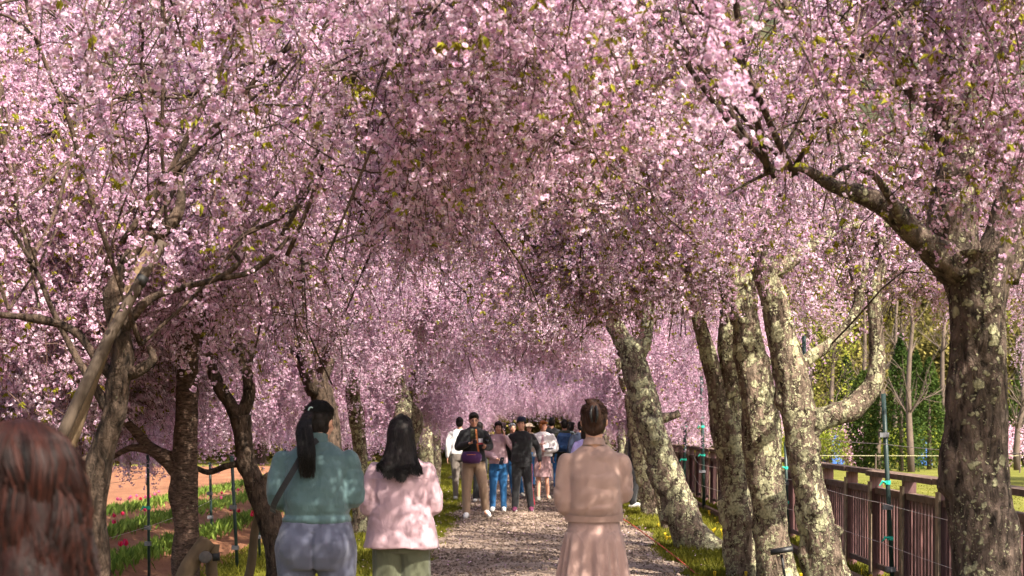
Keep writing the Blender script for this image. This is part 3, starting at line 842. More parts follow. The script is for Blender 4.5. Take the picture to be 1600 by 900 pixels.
# crowns that reach into the frame from beside and behind the camera; they also cast the dappled shade
plain_tree(-2.7, 4.4, 501, 0, 'cherry standing just outside the left edge, its boughs crossing the upper left corner', M['bark_l'], 3.6, 5.4, 15, .4, .72)
plain_tree(2.9, 4.2, 502, 0, 'cherry standing just outside the right edge, its leafy boughs crossing the top', M['bark_r'], 3.6, 5.5, 14, .9, .64)
for k, (x, yy) in enumerate([(-2.7, 0.2), (2.6, 0.0), (-2.6, -4)]):
    plain_tree(x, yy, 520 + k, 2, 'weeping cherry of the avenue standing behind the camera', M['bark_l'], 3.0, 5.2, 7, .2, .35)
print('strands', TOT)

# ------------------------------------------------------------ fence on the right
FX = 3.55
M['fence'] = simple('fence_paint', (0.13, 0.066, 0.066), 0.6, 0.22, 6, 0.3, 0.003, vscale=(1, 1, 0.3))
M['fence_rail'] = simple('fence_rail_wood', (0.13, 0.085, 0.065), 0.85, 0.4, 9, 0.6, 0.006)
M['fence_edge'] = simple('weathered_wood', (0.25, 0.19, 0.13), 0.85, 0.35, 14, 0.6, 0.006)
nt_ = M['fence'].node_tree; b_ = nt_.nodes['Principled BSDF']; src = b_.inputs['Base Color'].links[0].from_socket
oi_ = nt_.nodes.new('ShaderNodeObjectInfo')
nt_.links.new(mixc(nt_, 1.0, mixc(nt_, 1.0, src, ramp(nt_, oi_.outputs['Random'], [(0.0, (.72, .72, .74)), (.6, (1, 1, 1)), (1.0, (1.3, 1.22, 1.15))]), 'MULTIPLY'), ramp(nt_, noise(nt_, coords(nt_, 'Object', (30, 30, 2)), 3, 4), [(.35, (.7, .68, .66)), (.6, (1.1, 1.1, 1.1))]), 'MULTIPLY'), b_.inputs['Base Color'])
fence = empty('path_fence', (FX, 8, 0), 0, 'purple brown wooden fence of posts, rails and upright slats along the right side', 'fence')
def boxmesh(name, lo, hi, mats, bev=0.004):
    mb = MB(); mb.box(lo, hi); return mb.mesh(name, mats)
pm = MB(); pm.box((-0.06, -0.05, 0), (0.05, 0.05, 1.06)); post_me = pm.mesh('post', M['fence'])
pe = MB(); pe.box((-0.082, -0.054, 0.02), (-0.062, 0.046, 1.0)); edge_me = pe.mesh('post_facing', M['fence_edge'])
sm_ = MB(); sm_.box((-0.012, -0.034, 0.17), (0.012, 0.034, 0.875)); slat_me = sm_.mesh('slat', M['fence'])
BAY = 1.2; Y0 = 7.37; NB = 32
far_slats = MB(); cnt = 0
for b in range(NB):
    yb = Y0 + BAY * b
    o = link(bpy.data.objects.new('post', post_me), fence); o.location = (0, yb - 8, 0)
    o.rotation_euler = (random.gauss(0, .006), random.gauss(0, .008), 0)
    o2 = link(bpy.data.objects.new('post_facing', edge_me), fence); o2.location = (0, yb - 8, 0); o2.rotation_euler = o.rotation_euler
    for nm, lo, hi, mt in (('mid_rail', (-.045, .052, .875), (.045, BAY - .052, .935), M['fence_rail']), ('bottom_rail', (-.03, .052, .115), (.03, BAY - .052, .168), M['fence_rail'])):
        mb = MB(); mb.box(lo, hi); r = mb.build(nm, mt, fence); r.location = (0, yb - 8, random.gauss(0, .004))
    mb = MB(); mb.box((-.10, .003, 1.065), (.08, BAY - .003, 1.115)); r = mb.build('top_rail', M['fence_rail'], fence)
    r.location = (0, yb - 8, 0); r.rotation_euler = (random.gauss(0, .004), random.gauss(0, .02), 0)
    n = 10
    for k in range(n):
        yy = yb + .05 + (BAY - .10) * (k + .5) / n
        if cnt < 290:
            s = link(bpy.data.objects.new('slat', slat_me), fence); s.location = (0, yy - 8, 0); s.rotation_euler = (0, 0, random.gauss(0, .04)); cnt += 1
        else: far_slats.box((-.012, yy - 8 - .034, .17), (.012, yy - 8 + .034, .875))
far_slats.build('far_slats', M['fence'], fence, kind='stuff')
M['kerb'] = simple('old_board', (0.10, 0.06, 0.04), 0.9, 0.4, 8, 0.5)
mb = MB()
for k in range(9): mb.box((3.12, 11 + k * 2.5, -.02), (3.20, 13.45 + k * 2.5, .12))
tag(mb.build('edging_board', M['kerb']), 'dark timber edging board at the foot of the fence', kind='structure')

# ------------------------------------------------------------ poles and wires
M['pole'] = simple('pole_coating', (0.018, 0.035, 0.032), 0.4, 0.3, 8, 0.1)
M['clamp'] = simple('clamp_grey', (0.12, 0.12, 0.13), 0.5, 0.2)
M['tie'] = simple('green_tie', (0.02, 0.42, 0.30), 0.5, 0.2)
M['wire'] = simple('wire', (0.42, 0.38, 0.36), 0.4, 0.2, 20, 0, metallic=.4)
def pole(base, top, r, ties, clamps, label, group=None):
    base = np.array(base); top = np.array(top)
    e = empty('support_pole', base, 0, label, 'pole', group)
    mb = MB(); mb.tube([(0, 0, 0), tuple((top - base) * .5), tuple(top - base)], r, 10); mb.build('shaft', M['pole'], e, smooth=True)
    d = (top - base)
    for f in clamps:
        mb = MB(); c = d * f; mb.box(c + (-r * 2.6, -r * 1.5, -.022), c + (r * 1.3, r * 1.5, .022)); mb.build('clamp', M['clamp'], e)
    for f in ties:
        mb = MB(); c = d * f
        mb.tube([c + (0, 0, -.018), c + (0, 0, .018)], r * 1.35, 8)
        mb.tube([c + (-r, -r, 0), c + (-r - .03, -r, .01), c + (-r - .06, -r, -.03)], [.008, .014, .004], 4)
        mb.build('tie', M['tie'], e)
    return e
G2 = 'dark wire poles beside the fence'
pole(P(1396, 929, 13.2) * (1, 1, 0) + (0, 0, -.05), P(1380, 615, 13.2), .022, (.30, .57), (.15, .45, .80), 'dark green pole with green ties, nearest pole along the fence', G2)
pole(P(1266, 871, 17) * (1, 1, 0), P(1256, 525, 17), .024, (.33, .5), (.45,), 'tall dark pole rising behind the curved limb of the lichen covered cherry', G2)
pole(P(1232, 862, 18.5) * (1, 1, 0), P(1227, 690, 18.5), .02, (.42, .75), (.6,), 'short dark pole seen between the lichen covered trunks', G2)
pole(P(1100, 800, 25.8) * (1, 1, 0), P(1096, 588, 25.8), .03, (.42, .63), (.3, .7), 'dark pole standing right of the leaning trunk, right one of the two', G2)
pole(P(1068, 790, 28) * (1, 1, 0), P(1072, 585, 28), .034, (.35, .6), (.7,), 'dark pole standing right of the leaning trunk, left one of the two', G2)
G3 = 'thin poles beside the tulip rows'
pole(P(233, 907, 14.4) * (1, 1, 0), P(231, 700, 14.4), .015, (.55,), (.28, .4), 'thin dark pole in front of the tulips between the first two left trees', G3)
pole(P(331, 845, 19.4) * (1, 1, 0), P(328, 722, 19.4), .018, (), (.3, .6), 'thin dark pole in front of the tulips just right of the straight trunk', G3)
pole(P(371, 892, 15.4) * (1, 1, 0), P(362, 712, 15.4), .018, (), (.2, .55), 'thin dark pole just left of the leaning wooden stake', G3)
pole(P(406, 873, 16.8) * (1, 1, 0), P(402, 760, 16.8), .016, (), (.3, .5), 'thin dark pole behind the bent trunk with the Y fork', G3)
def wire(pts, label, group, r=.0028, sag=.02):
    A = []
    for a, b in zip(pts[:-1], pts[1:]):
        a = np.array(a); b = np.array(b)
        for t in np.linspace(0, 1, 8, endpoint=False): A.append(a + (b - a) * t - (0, 0, sag * 4 * t * (1 - t)))
    A.append(np.array(pts[-1])); mb = MB(); mb.tube(A, r, 4)
    tag(mb.build('fence_wire', M['wire']), label, 'wire', group)
for z, nm in ((1.42, 'top'), (.87, 'middle'), (.50, 'lowest')):
    wire([(3.20, 28, z + .1), (3.05, 25.8, z), (3.22, 17, z + .04), (3.26, 13.2, z - .02), (3.3, 9.0, z - .03), (3.2, 6, z)], 'thin %s wire strung between the poles in front of the fence' % nm, 'wires along the fence')
for z, nm in ((1.05, 'upper'), (.55, 'lower')):
    wire([(-3.9, 9, z), (-3.87, 14.4, z), (-4.37, 19.4, z), (-5, 26, z)], 'thin %s wire strung past the tulip rows' % nm, 'wires by the tulip rows', .002)
M['cord'] = simple('red_cord', (0.36, 0.05, 0.025), 0.7, 0.3)
mb = MB(); mb.tube([P(940, 792, 27), P(985, 818, 21.5), P(1040, 858, 17.2), P(1098, 905, 14.2), P(1200, 985, 10.8)], [.007, .008, .008, .008, .007], 6)
tag(mb.build('red_cord', M['cord']), 'red brown cord stretched low over the grass beside the path', 'cord')

# ------------------------------------------------------------ wooden props and stakes on the left
M['prop'] = simple('peeled_log', (0.068, 0.048, 0.034), 0.8, 0.4, 5, 0.5, 0.01, vscale=(1, 1, .25))
M['stake'] = simple('old_stake', (0.12, 0.08, 0.045), 0.9, 0.4, 6, 0.5, 0.01, vscale=(1, 1, .3))
M['logend'] = simple('log_end', (0.10, 0.085, 0.075), 0.8, 0.3, 20, 0.4)
M['rubber'] = simple('rubber', (0.015, 0.014, 0.014), 0.6, 0.3)
def log(name, a, b, r0, r1, mat, label, cat, group=None, band=None):
    a = np.array(a); b = np.array(b)
    e = empty(name, a, 0, label, cat, group)
    n = 14; t = np.linspace(0, 1, n)[:, None]; pts = (b - a) * t + .012 * np.stack([np.sin(t[:, 0] * 7), np.cos(t[:, 0] * 5), 0 * t[:, 0]], -1)
    mb = MB(); bark_tube(mb, pts, np.linspace(r0, r1, n), .06, 14, .04, int(abs(a[0] * 100)))
    mb.build('log', mat, e, smooth=True)
    for f in band or ():
        c = (b - a) * f; d = (b - a) / np.linalg.norm(b - a)
        mb = MB(); mb.tube([c - d * .03, c + d * .03], r0 * (1 - f) * 1.12 + r1 * f * 1.12, 14); mb.build('rubber_band', M['rubber'], e, smooth=True)
    return e
GP = 'wooden props holding up the trees on the left'
log('tree_prop', P(-20, 905, 7.9), P(252, 378, 8.3), .038, .030, M['prop'], 'long light wooden prop leaning into the first tree on the left, front of a pair', 'tree prop', GP, (.88,))
log('tree_prop', P(25, 905, 8.2), P(236, 372, 8.6), .046, .030, M['stake'], 'long darker wooden prop leaning just behind the light one on the left', 'tree prop', GP)
log('tree_prop', P(262, 945, 11.0), P(322, 845, 11.2), .072, .066, M['stake'], 'thick slanting log propped against the straight trunk at the bottom', 'tree prop', GP)
log('stake', P(334, 960, 11.3), P(333, 850, 11.3), .050, .046, M['stake'], 'short upright post bound beside the slanting log', 'post', GP, (.82,))
log('crossbar', P(319, 871, 11.0), P(322, 869, 11.28), .046, .046, M['logend'], 'round dark log end tied between slanting log and short post', 'log', GP)
log('stake', P(384, 915, 12.9), P(411, 775, 12.7), .042, .036, M['stake'], 'slanting wooden stake leaning against the bent trunk with the Y fork', 'stake', GP)
log('stake', P(421, 765, 12.6), P(420, 741, 12.6), .034, .034, M['stake'], 'sawn stub of wood against the bent trunk beside the teal jacket', 'stake', GP)

# ------------------------------------------------------------ spotlight at the foot of the trees
M['black'] = simple('black_metal', (0.012, 0.012, 0.013), 0.45, 0.2)
e = empty('garden_spotlight', P(1232, 935, 12.4), 0, 'small black spotlight on a stem at the foot of the lichen covered trunks', 'spotlight')
b0 = P(1232, 935, 12.4)
mb = MB(); mb.tube([(0, 0, 0), P(1226, 900, 12.4) - b0, P(1221, 866, 12.4) - b0], .012, 8); mb.build('stem', M['black'], e, smooth=True)
mb = MB(); mb.tube([P(1204, 863, 12.4) - b0, P(1239, 857, 12.35) - b0], .028, 12, ell=(.7, 1)); mb.build('lamp_head', M['black'], e, smooth=True)

# ------------------------------------------------------------ woods, lawn planting and hill behind
M['hill'] = soil_like('hill_forest', (0.025, 0.032, 0.02), (0.055, 0.058, 0.03), (0.11, 0.085, 0.045), .12, 1.2, 1, 1.0)
hx = np.linspace(-420, 420, 110); hy = np.linspace(85, 420, 50)
def hill_z(X, Y):
    t = np.clip((Y - 95) / 170, 0, 1)
    return 115 * t ** 1.0 * (1 + .25 * nz(X, Y, .012, 71)) + 6 * nz(X, Y, .05, 72) * t + 2.5 * nz(X, Y, .22, 73) * np.clip(t * 8, 0, 1) - 1.5
grid('hill', hx, hy, hill_z, M['hill'])
def leafmat(n, a, b_, c): M[n] = petal_mat(n, a, b_, c, .3)
leafmat('wood_leaf', (0.07, 0.065, 0.018), (0.16, 0.135, 0.035), (0.29, 0.235, 0.065))
leafmat('conifer_leaf', (0.02, 0.04, 0.008), (0.05, 0.08, 0.014), (0.12, 0.14, 0.03))
leafmat('shrub_leaf', (0.10, 0.14, 0.02), (0.22, 0.25, 0.03), (0.38, 0.36, 0.06))
leafmat('pink_shrub', (0.50, 0.24, 0.34), (0.64, 0.38, 0.48), (0.76, 0.55, 0.62))
def leaf_cloud(mb, pts, size, tonebase=.5, flat=0.0):
    n = len(pts); pts = np.asarray(pts)
    a = rng.normal(size=(n, 3)); a /= np.linalg.norm(a, axis=1)[:, None]
    b = np.cross(a, rng.normal(size=(n, 3))); b /= np.linalg.norm(b, axis=1)[:, None]
    s = size * rng.uniform(.5, 1.3, (n, 1))
    V = np.stack([pts - a * s, pts + b * s * .55, pts + a * s, pts - b * s * .55], 1).reshape(-1, 3)
    tone = np.clip(tonebase + .35 * vnoise(pts * 2.5, 5) + rng.normal(0, .15, n), 0, 1)
    mb.add(V, quads=np.arange(4 * n).reshape(-1, 4), col=np.stack([np.repeat(tone, 4), np.zeros(4 * n), np.zeros(4 * n)], -1))
wc = bpy.data.collections.new('wood_clumps')
for i in range(NV):
    mb = MB(); n = 420
    p = rng.normal(size=(n, 3)) * (.42, .42, .34); leaf_cloud(mb, p, .09 if i % 2 else .07, .25 + .5 * rng.random())
    for _ in range(14):
        a = rng.normal(size=3) * .2; mb.tube([a, a + rng.normal(size=3) * .35, a + rng.normal(size=3) * .5 + (0, 0, .4)], [.012, .008, .003], 3, caps=False)
    wc.objects.link(bpy.data.objects.new('wood_clumps_%02d' % i, mb.mesh('wood_clump_%d' % i, [M['wood_leaf']], colattr=True)))
n = 9000
wx = np.where(rng.random(n) < .45, rng.uniform(8, 34, n), rng.uniform(-50, 50, n)); wy = rng.uniform(62, 96, n)
hgt = 5 + 9 * np.clip((wy - 62) / 34, 0, 1) + 4 * vnoise(np.stack([wx * .25, wy * .25, 0 * wx], -1), 90)
wz = hgt * rng.random(n) ** .8
sc = rng.uniform(.8, 1.9, n)
wo = scatter('woodland', wc, np.stack([wx, wy, wz], -1), rng.uniform(-3, 3, (n, 3)), np.stack([sc] * 3, -1), rng.integers(0, NV, n), None)
tag(wo, 'dense olive green woodland edge closing the view behind the lawn', 'woodland')
# far haze of the avenue's end: bare tan trees
M['tan_bark'] = simple('tan_bark', (0.10, 0.072, 0.055), 0.9, .3, 3, .3, .02)
def bare_tree(X, Y, H, seed, label, cat='tree', leaf=None):
    r_ = np.random.default_rng(seed); root = empty('bare_tree', (X, Y, 0), 0, label, cat, 'bare trees at the edge of the woods')
    mb = MB(); bw = MB(); lf = []
    tr = [np.array([0, 0, -.1])]
    for k in range(8): tr.append(tr[-1] + np.array([r_.normal(0, .06), r_.normal(0, .06), H / 8]))
    mb.tube(tr, np.linspace(.13, .02, 9), 7)
    for k in range(22):
        i = r_.integers(2, 8); a = r_.uniform(0, 6.28); L = r_.uniform(.9, 2.2) * (1.15 - i / 10)
        d = np.array([math.cos(a) * .6, math.sin(a) * .6, .8]); p = [tr[i]]
        for j in range(5): p.append(p[-1] + d * L / 5); d = d + r_.normal(0, .18, 3)
        bw.tube(p, np.linspace(.03, .008, 6), 4, caps=False)
        for q in range(5):
            c = p[r_.integers(1, 6)]; dd = d * .5 + r_.normal(0, .5, 3)
            bw.tube([c, c + dd * .35, c + dd * .6 + (0, 0, .1)], [.011, .008, .004], 3, caps=False); lf.append(c + dd * .5)
    mb.build('trunk', M['tan_bark'], root, smooth=True)
    bw.build('branches', M['tan_bark'], root, smooth=True, kind='stuff')
    if leaf:
        pts = np.concatenate([np.array(c) + r_.normal(0, .22, (16, 3)) for c in lf]); lm = MB(); leaf_cloud(lm, pts, .05, .6); lm.build('crown', M[leaf], root, colattr=True, kind='stuff')
def conifer(X, Y, H, w0, seed, label, columnar=False):
    r_ = np.random.default_rng(seed); root = empty('conifer', (X, Y, 0), 0, label, 'conifer', 'dark conifers on the lawn')
    mb = MB(); mb.tube([(0, 0, 0), (0, 0, H * .5), (0, 0, H * .95)], [.09, .06, .01], 7); mb.build('trunk', M['tan_bark'], root, smooth=True)
    n = 5200; t = r_.random(n) ** .8; a = r_.uniform(0, 6.28, n)
    prof = (1 - t) ** .65 if not columnar else np.sqrt(np.clip(1 - (2 * t - .9) ** 2 * .8, 0.03, 1))
    lob = 1 + .28 * vnoise(np.stack([np.cos(a) * 2, np.sin(a) * 2, t * H * 2.2], -1), seed)
    rr = w0 * prof * lob * np.sqrt(r_.uniform(.25, 1, n))
    pts = np.stack([rr * np.cos(a), rr * np.sin(a), .12 + t * H - rr * .25], -1)
    lm = MB(); leaf_cloud(lm, pts, .06, .4); lm.build('crown', M['conifer_leaf'], root, colattr=True, kind='stuff')
def shrub(X, Y, H, w0, seed, mat, label):
    r_ = np.random.default_rng(seed); root = empty('shrub', (X, Y, 0), 0, label, 'shrub', 'low shrubs along the edge of the woods')
    mb = MB()
    for k in range(9):
        a = r_.uniform(0, 6.28); mb.tube([(0, 0, 0), (math.cos(a) * w0 * .4, math.sin(a) * w0 * .4, H * .5), (math.cos(a) * w0 * .8, math.sin(a) * w0 * .8, H * .9)], [.02, .014, .006], 4, caps=False)
    mb.build('stems', M['tan_bark'], root, kind='stuff')
    cs = [(r_.normal(0, w0 * .45), r_.normal(0, w0 * .45), H * r_.uniform(.3, .85)) for _ in range(16)]
    pts = np.concatenate([np.array(c) + r_.normal(0, .16 * H, (150, 3)) for c in cs]); pts[:, 2] = np.abs(pts[:, 2])
    lm = MB(); leaf_cloud(lm, pts, .05, .55); lm.build('foliage', M[mat], root, colattr=True, kind='stuff')
for px, Y, H, w0, col_, lb in ((1352, 50, 3.4, .55, True, 'narrow columnar conifer behind the fence between the curved limb and the dark pole'),
                         (1408, 49, 4.6, .85, False, 'dark conifer standing left of the big right hand trunk, left of a pair'),
                         (1452, 51, 3.9, .95, False, 'dark conifer half behind the big right hand trunk, right of a pair'),
                         (1322, 58, 4.4, .9, False, 'taller conifer farther back above the columnar one'),
                         (1600, 54, 4.0, 1.1, False, 'dark conifer at the right edge beyond the big trunk'),
                         (1432, 60, 4.6, .9, False, 'tall conifer deeper in the woods above the pair of dark conifers')):
    conifer((px - CX) / F * Y, Y, H, w0, px, lb, col_)
for px, Y, H, lf_, lb in ((1424, 48, 8, None, 'pale bare trunk rising between the two dark conifers'), (1372, 52, 7, None, 'slender bare tree behind the dark pole'),
                     (1295, 55, 8, 'shrub_leaf', 'yellow green budding tree left of the columnar conifer'), (1480, 55, 9, None, 'bare tree behind the big right hand trunk'),
                     (1340, 57, 9, None, 'tall bare tree behind the columnar conifer'), (1400, 60, 10, None, 'tall bare tree in the middle of the wood edge'),
                     (1260, 56, 8, 'shrub_leaf', 'yellow green budding tree seen through the curved limb'), (1590, 50, 6, None, 'bare tree at the right edge beyond the lawn'),
                     (1550, 58, 9, 'shrub_leaf', 'yellow green budding tree beyond the big right hand trunk')):
    bare_tree((px - CX) / F * Y, Y, H, px, lb, 'tree', lf_)
for px, Y, H, w0, mt, lb in ((1290, 53, 1.6, 1.0, 'shrub_leaf', 'yellow green shrub just above the fence left of the columnar conifer'), (1325, 54, 1.5, .7, 'pink_shrub', 'small pink flowering shrub beside the columnar conifer'),
                        (1380, 54, 1.3, .8, 'shrub_leaf', 'yellow green shrub behind the dark pole'), (1426, 55, 1.5, .8, 'shrub_leaf', 'yellow green shrub between the pair of conifers'),
                        (1480, 55, 1.5, .9, 'shrub_leaf', 'yellow green shrub left of the big trunk'), (1565, 53, 1.8, .9, 'pink_shrub', 'pink flowering shrub at the far right beyond the lawn'),
                        (1610, 55, 1.6, 1.2, 'shrub_leaf', 'yellow green shrub at the right edge'), (1240, 54, 1.6, 1.2, 'shrub_leaf', 'yellow green shrub seen between the lichen covered trunks')):
    shrub((px - CX) / F * Y, Y, H, w0, px, mt, lb)
M['rope'] = simple('pale_rope', (0.35, 0.32, 0.18), .7, .1)
e = empty('rope_barrier', (9, 47, 0), 0, 'low pale rope barrier at the far edge of the lawn', 'barrier')
mb = MB(); mb.tube([(0, 0, .58), (6, .4, .56), (12, .6, .58), (20, .8, .57)], .010, 6); mb.build('rope', M['rope'], e)
for k in range(9):
    mb = MB(); mb.tube([(0, 0, 0), (0, 0, .64)], .025, 6); q = mb.build('post', M['tan_bark'], e); q.location = (k * 2.4, .05 * k, 0)
M['tarp'] = simple('blue_tarp', (0.02, 0.10, 0.35), .5, .2, 3, .6, .05)
for px, Y, w0, h, lb in ((1302, 57, .35, 1.25, 'blue tarpaulin heap glimpsed behind the yellow shrub'), (1440, 57, .3, 1.1, 'blue tarpaulin heap glimpsed between the conifers')):
    xx = np.linspace(-1, 1, 14); X, Y_ = np.meshgrid(xx * w0, xx * .6); Z = h * np.clip(1 - (X / w0) ** 4, 0, 1) * np.clip(1 - (Y_ / .6) ** 4, 0, 1) * (1 + .12 * nz(X, Y_, 4, 3))
    mb = MB(); i = np.arange(13)[:, None] * 14; j = np.arange(13)[None, :]
    mb.add(np.stack([X, Y_, Z], -1).reshape(-1, 3), np.stack([i + j, i + j + 1, i + 15 + j, i + 14 + j], -1).reshape(-1, 4))
    tag(mb.build('tarpaulin', M['tarp'], smooth=True, loc=((px - CX) / F * Y, Y, 0)), lb, 'tarpaulin', 'blue tarpaulins in the woods')
plain_tree(16.0, 38, 801, 2, 'separate cherry beyond the lawn at the right edge', M['bark_l'], 3.6, 6.5, 14, .2, 1.0, h=2.2)
plain_tree(-14.5, 44, 802, 2, 'separate cherry beyond the ploughed field on the far left', M['bark_l'], 3.8, 6.5, 14, .2, 1.0, h=2.2)
plain_tree(-11, 58, 803, 2, 'farther separate cherry beyond the ploughed field', M['bark_l'], 3.8, 6.5, 14, .2, 1.0, h=2.2)
for k, (x, yy) in enumerate([(-7.5, 56), (-15, 59), (-19, 57), (-22.5, 60), (-5.5, 62)]):
    plain_tree(x, yy, 810 + k, 2, 'cherry in the distant line beyond the ploughed field', M['bark_l'], 3.8, 6.5, 13, .2, 1.0, h=2.0)

# ------------------------------------------------------------ people
BLOBS = []
def blob(name, mb, mat, parent, voxel=.012, smooth=3, disp=None):
    o = mb.build(name, mat, parent, smooth=True)
    md = o.modifiers.new('r', 'REMESH'); md.mode = 'VOXEL'; md.voxel_size = voxel; md.use_smooth_shade = True
    BLOBS.append((o, smooth, disp)); return o
def finish_blobs():
    bpy.context.view_layer.update()
    dg = bpy.context.evaluated_depsgraph_get()
    for o, sm, disp in BLOBS:
        me = bpy.data.meshes.new_from_object(o.evaluated_get(dg), depsgraph=dg)
        n = len(me.vertices); v = np.empty(n * 3, np.float32); me.vertices.foreach_get('co', v); v = v.reshape(-1, 3).astype(float)
        ed = np.empty(len(me.edges) * 2, np.int32); me.edges.foreach_get('vertices', ed); ed = ed.reshape(-1, 2)
        deg = np.bincount(ed.ravel(), minlength=n)[:, None] + 1e-9
        for _ in range(sm):
            s = np.zeros_like(v)
            for a in range(3): s[:, a] = np.bincount(ed[:, 0], v[ed[:, 1], a], n) + np.bincount(ed[:, 1], v[ed[:, 0], a], n)
            v = v * .4 + s / deg * .6
        if disp is not None:
            me.vertices.foreach_set('co', v.astype(np.float32).ravel()); me.update()
            nr = np.empty(n * 3, np.float32); me.vertices.foreach_get('normal', nr); nr = nr.reshape(-1, 3)
            v = v + nr * disp(v)[:, None]
        me.vertices.foreach_set('co', v.astype(np.float32).ravel())
        me.polygons.foreach_set('use_smooth', np.ones(len(me.polygons), bool)); me.update()
        old = o.data; o.modifiers.clear(); o.data = me; me.name = o.name
        if not me.materials: me.materials.append(old.materials[0])

def loft(mb, rings, seg=28, power=2.4):
    """rings: (z, rx, ry, cx, cy) bottom to top, closed"""
    a = np.linspace(0, 2 * math.pi, seg, endpoint=False)
    ca, sa = np.cos(a), np.sin(a); sx = np.sign(ca) * np.abs(ca) ** (2 / power); sy = np.sign(sa) * np.abs(sa) ** (2 / power)
    V = []
    for r in rings:
        z, rx, ry = r[:3]; cx = r[3] if len(r) > 3 else 0; cy = r[4] if len(r) > 4 else 0
        V.append(np.stack([cx + rx * sx, cy + ry * sy, np.full(seg, z)], -1))
    n = len(V); V = np.concatenate(V + [np.array([[rings[0][3] if len(rings[0]) > 3 else 0, rings[0][4] if len(rings[0]) > 4 else 0, rings[0][0]]]), np.array([[rings[-1][3] if len(rings[-1]) > 3 else 0, rings[-1][4] if len(rings[-1]) > 4 else 0, rings[-1][0]]])])
    i = np.arange(n - 1)[:, None] * seg; j = np.arange(seg)[None, :]; j2 = (j + 1) % seg
    q = np.stack([i + j, i + j2, i + seg + j2, i + seg + j], -1).reshape(-1, 4)
    jj = np.arange(seg); jn = (jj + 1) % seg
    t = np.concatenate([np.stack([np.full(seg, n * seg), jn, jj], -1), np.stack([np.full(seg, n * seg + 1), (n - 1) * seg + jj, (n - 1) * seg + jn], -1)])
    mb.add(V, q, t)
def limb(mb, pts, rad, sides=14, ell=None):
    pts = [np.array(p, float) for p in pts]
    P_, R_ = smooth_path(pts, rad, .03)
    mb.tube(P_, R_, sides, ell=ell)
    mb.ellipsoid(P_[0], (R_[0],) * 3, 12, 8); mb.ellipsoid(P_[-1], (R_[-1],) * 3, 12, 8)
def unit(v): v = np.array(v, float); return v / (np.linalg.norm(v) + 1e-12)
def hand(mb, wrist, d, nrm, side, curl=.8, s=1.0):
    """palm, four fingers of different lengths and a thumb from the side of the palm"""
    d = unit(d); nrm = np.array(nrm, float); nrm = unit(nrm - (nrm @ d) * d); sd = np.cross(d, nrm) * side
    w_ = np.array(wrist)
    for k in (-1.2, -.4, .4, 1.2):
        limb(mb, [w_ + sd * k * .010 * s, w_ + d * .045 * s + sd * k * .018 * s, w_ + d * .085 * s + sd * k * .020 * s], [.015 * s, .014 * s, .012 * s], 8)
    for k, L in zip((-1.5, -.5, .5, 1.5), (.058, .070, .076, .068)):
        b = w_ + d * .088 * s + sd * k * .0185 * s; p = [b]; dd = d.copy(); ang = 0
        for j, f in enumerate((.42, .33, .25)):
            ang += curl * (.55 + .1 * j) + .05 * k; dd = d * math.cos(ang) + nrm * math.sin(ang); p.append(p[-1] + dd * L * f * s)
        limb(mb, p, [.0095 * s, .009 * s, .008 * s, .007 * s], 8)
    b = w_ + d * .030 * s + sd * .034 * s
    limb(mb, [w_ + d * .018 * s + sd * .018 * s, b, b + (d * .7 + sd * .5 + nrm * .5) * .032 * s, b + (d * .95 + sd * .35 + nrm * .9) * .052 * s], [.014 * s, .012 * s, .010 * s, .008 * s], 8)

M['skin'] = simple('skin', (0.50, 0.27, 0.19), 0.55, 0.08, 30, 0.05)
M['eye'] = simple('eye', (0.02, 0.012, 0.01), 0.25, 0.0, 5, 0)
M['lips'] = simple('lips', (0.38, 0.12, 0.10), 0.5, 0.1, 20, 0)
def cloth(name, col, rough=.85, var=.06, fine=320, bs=.25, fold=.6):
    m, nt, b = newmat(name); v = coords(nt, 'Object')
    n = noise(nt, v, 9, 3); n2 = noise(nt, v, fine, 2)
    nt.links.new(ramp(nt, n, [(.3, tuple(x * (1 - var) for x in col)), (.7, tuple(min(1, x * (1 + var)) for x in col))]), b.inputs['Base Color'])
    b.inputs['Roughness'].default_value = rough; b.inputs['Specular IOR Level'].default_value = .25
    b.inputs['Sheen Weight'].default_value = .15
    h = math_(nt, 'ADD', math_(nt, 'MULTIPLY', noise(nt, coords(nt, 'Object', (1, 1, .55)), 14, 3, .5, .8), fold * 8), math_(nt, 'MULTIPLY', n2, bs))
    bump(nt, b, h, .6, .004); return m
def hairmat(name, c0, c1, rough=.5):
    m, nt, b = newmat(name); v = coords(nt, 'Object', (1, 1, .06)); n = noise(nt, v, 160, 3)
    nt.links.new(ramp(nt, n, [(.35, c0), (.7, c1)]), b.inputs['Base Color']); b.inputs['Roughness'].default_value = rough
    b.inputs['Specular IOR Level'].default_value = .10; bump(nt, b, n, .8, .004); return m
M['hair'] = hairmat('black_hair', (.006, .005, .005), (.022, .017, .016))
M['hair_brown'] = hairmat('brown_hair', (.018, .009, .007), (.05, .026, .018), .45)
M['hair_red'] = hairmat('auburn_hair', (.004, .0018, .0012), (.015, .004, .003), .5)
M['hair_ginger'] = hairmat('ginger_hair', (.16, .05, .015), (.32, .12, .035), .5)
M['hair_grey'] = hairmat('grey_hair', (.08, .08, .09), (.2, .2, .21), .5)

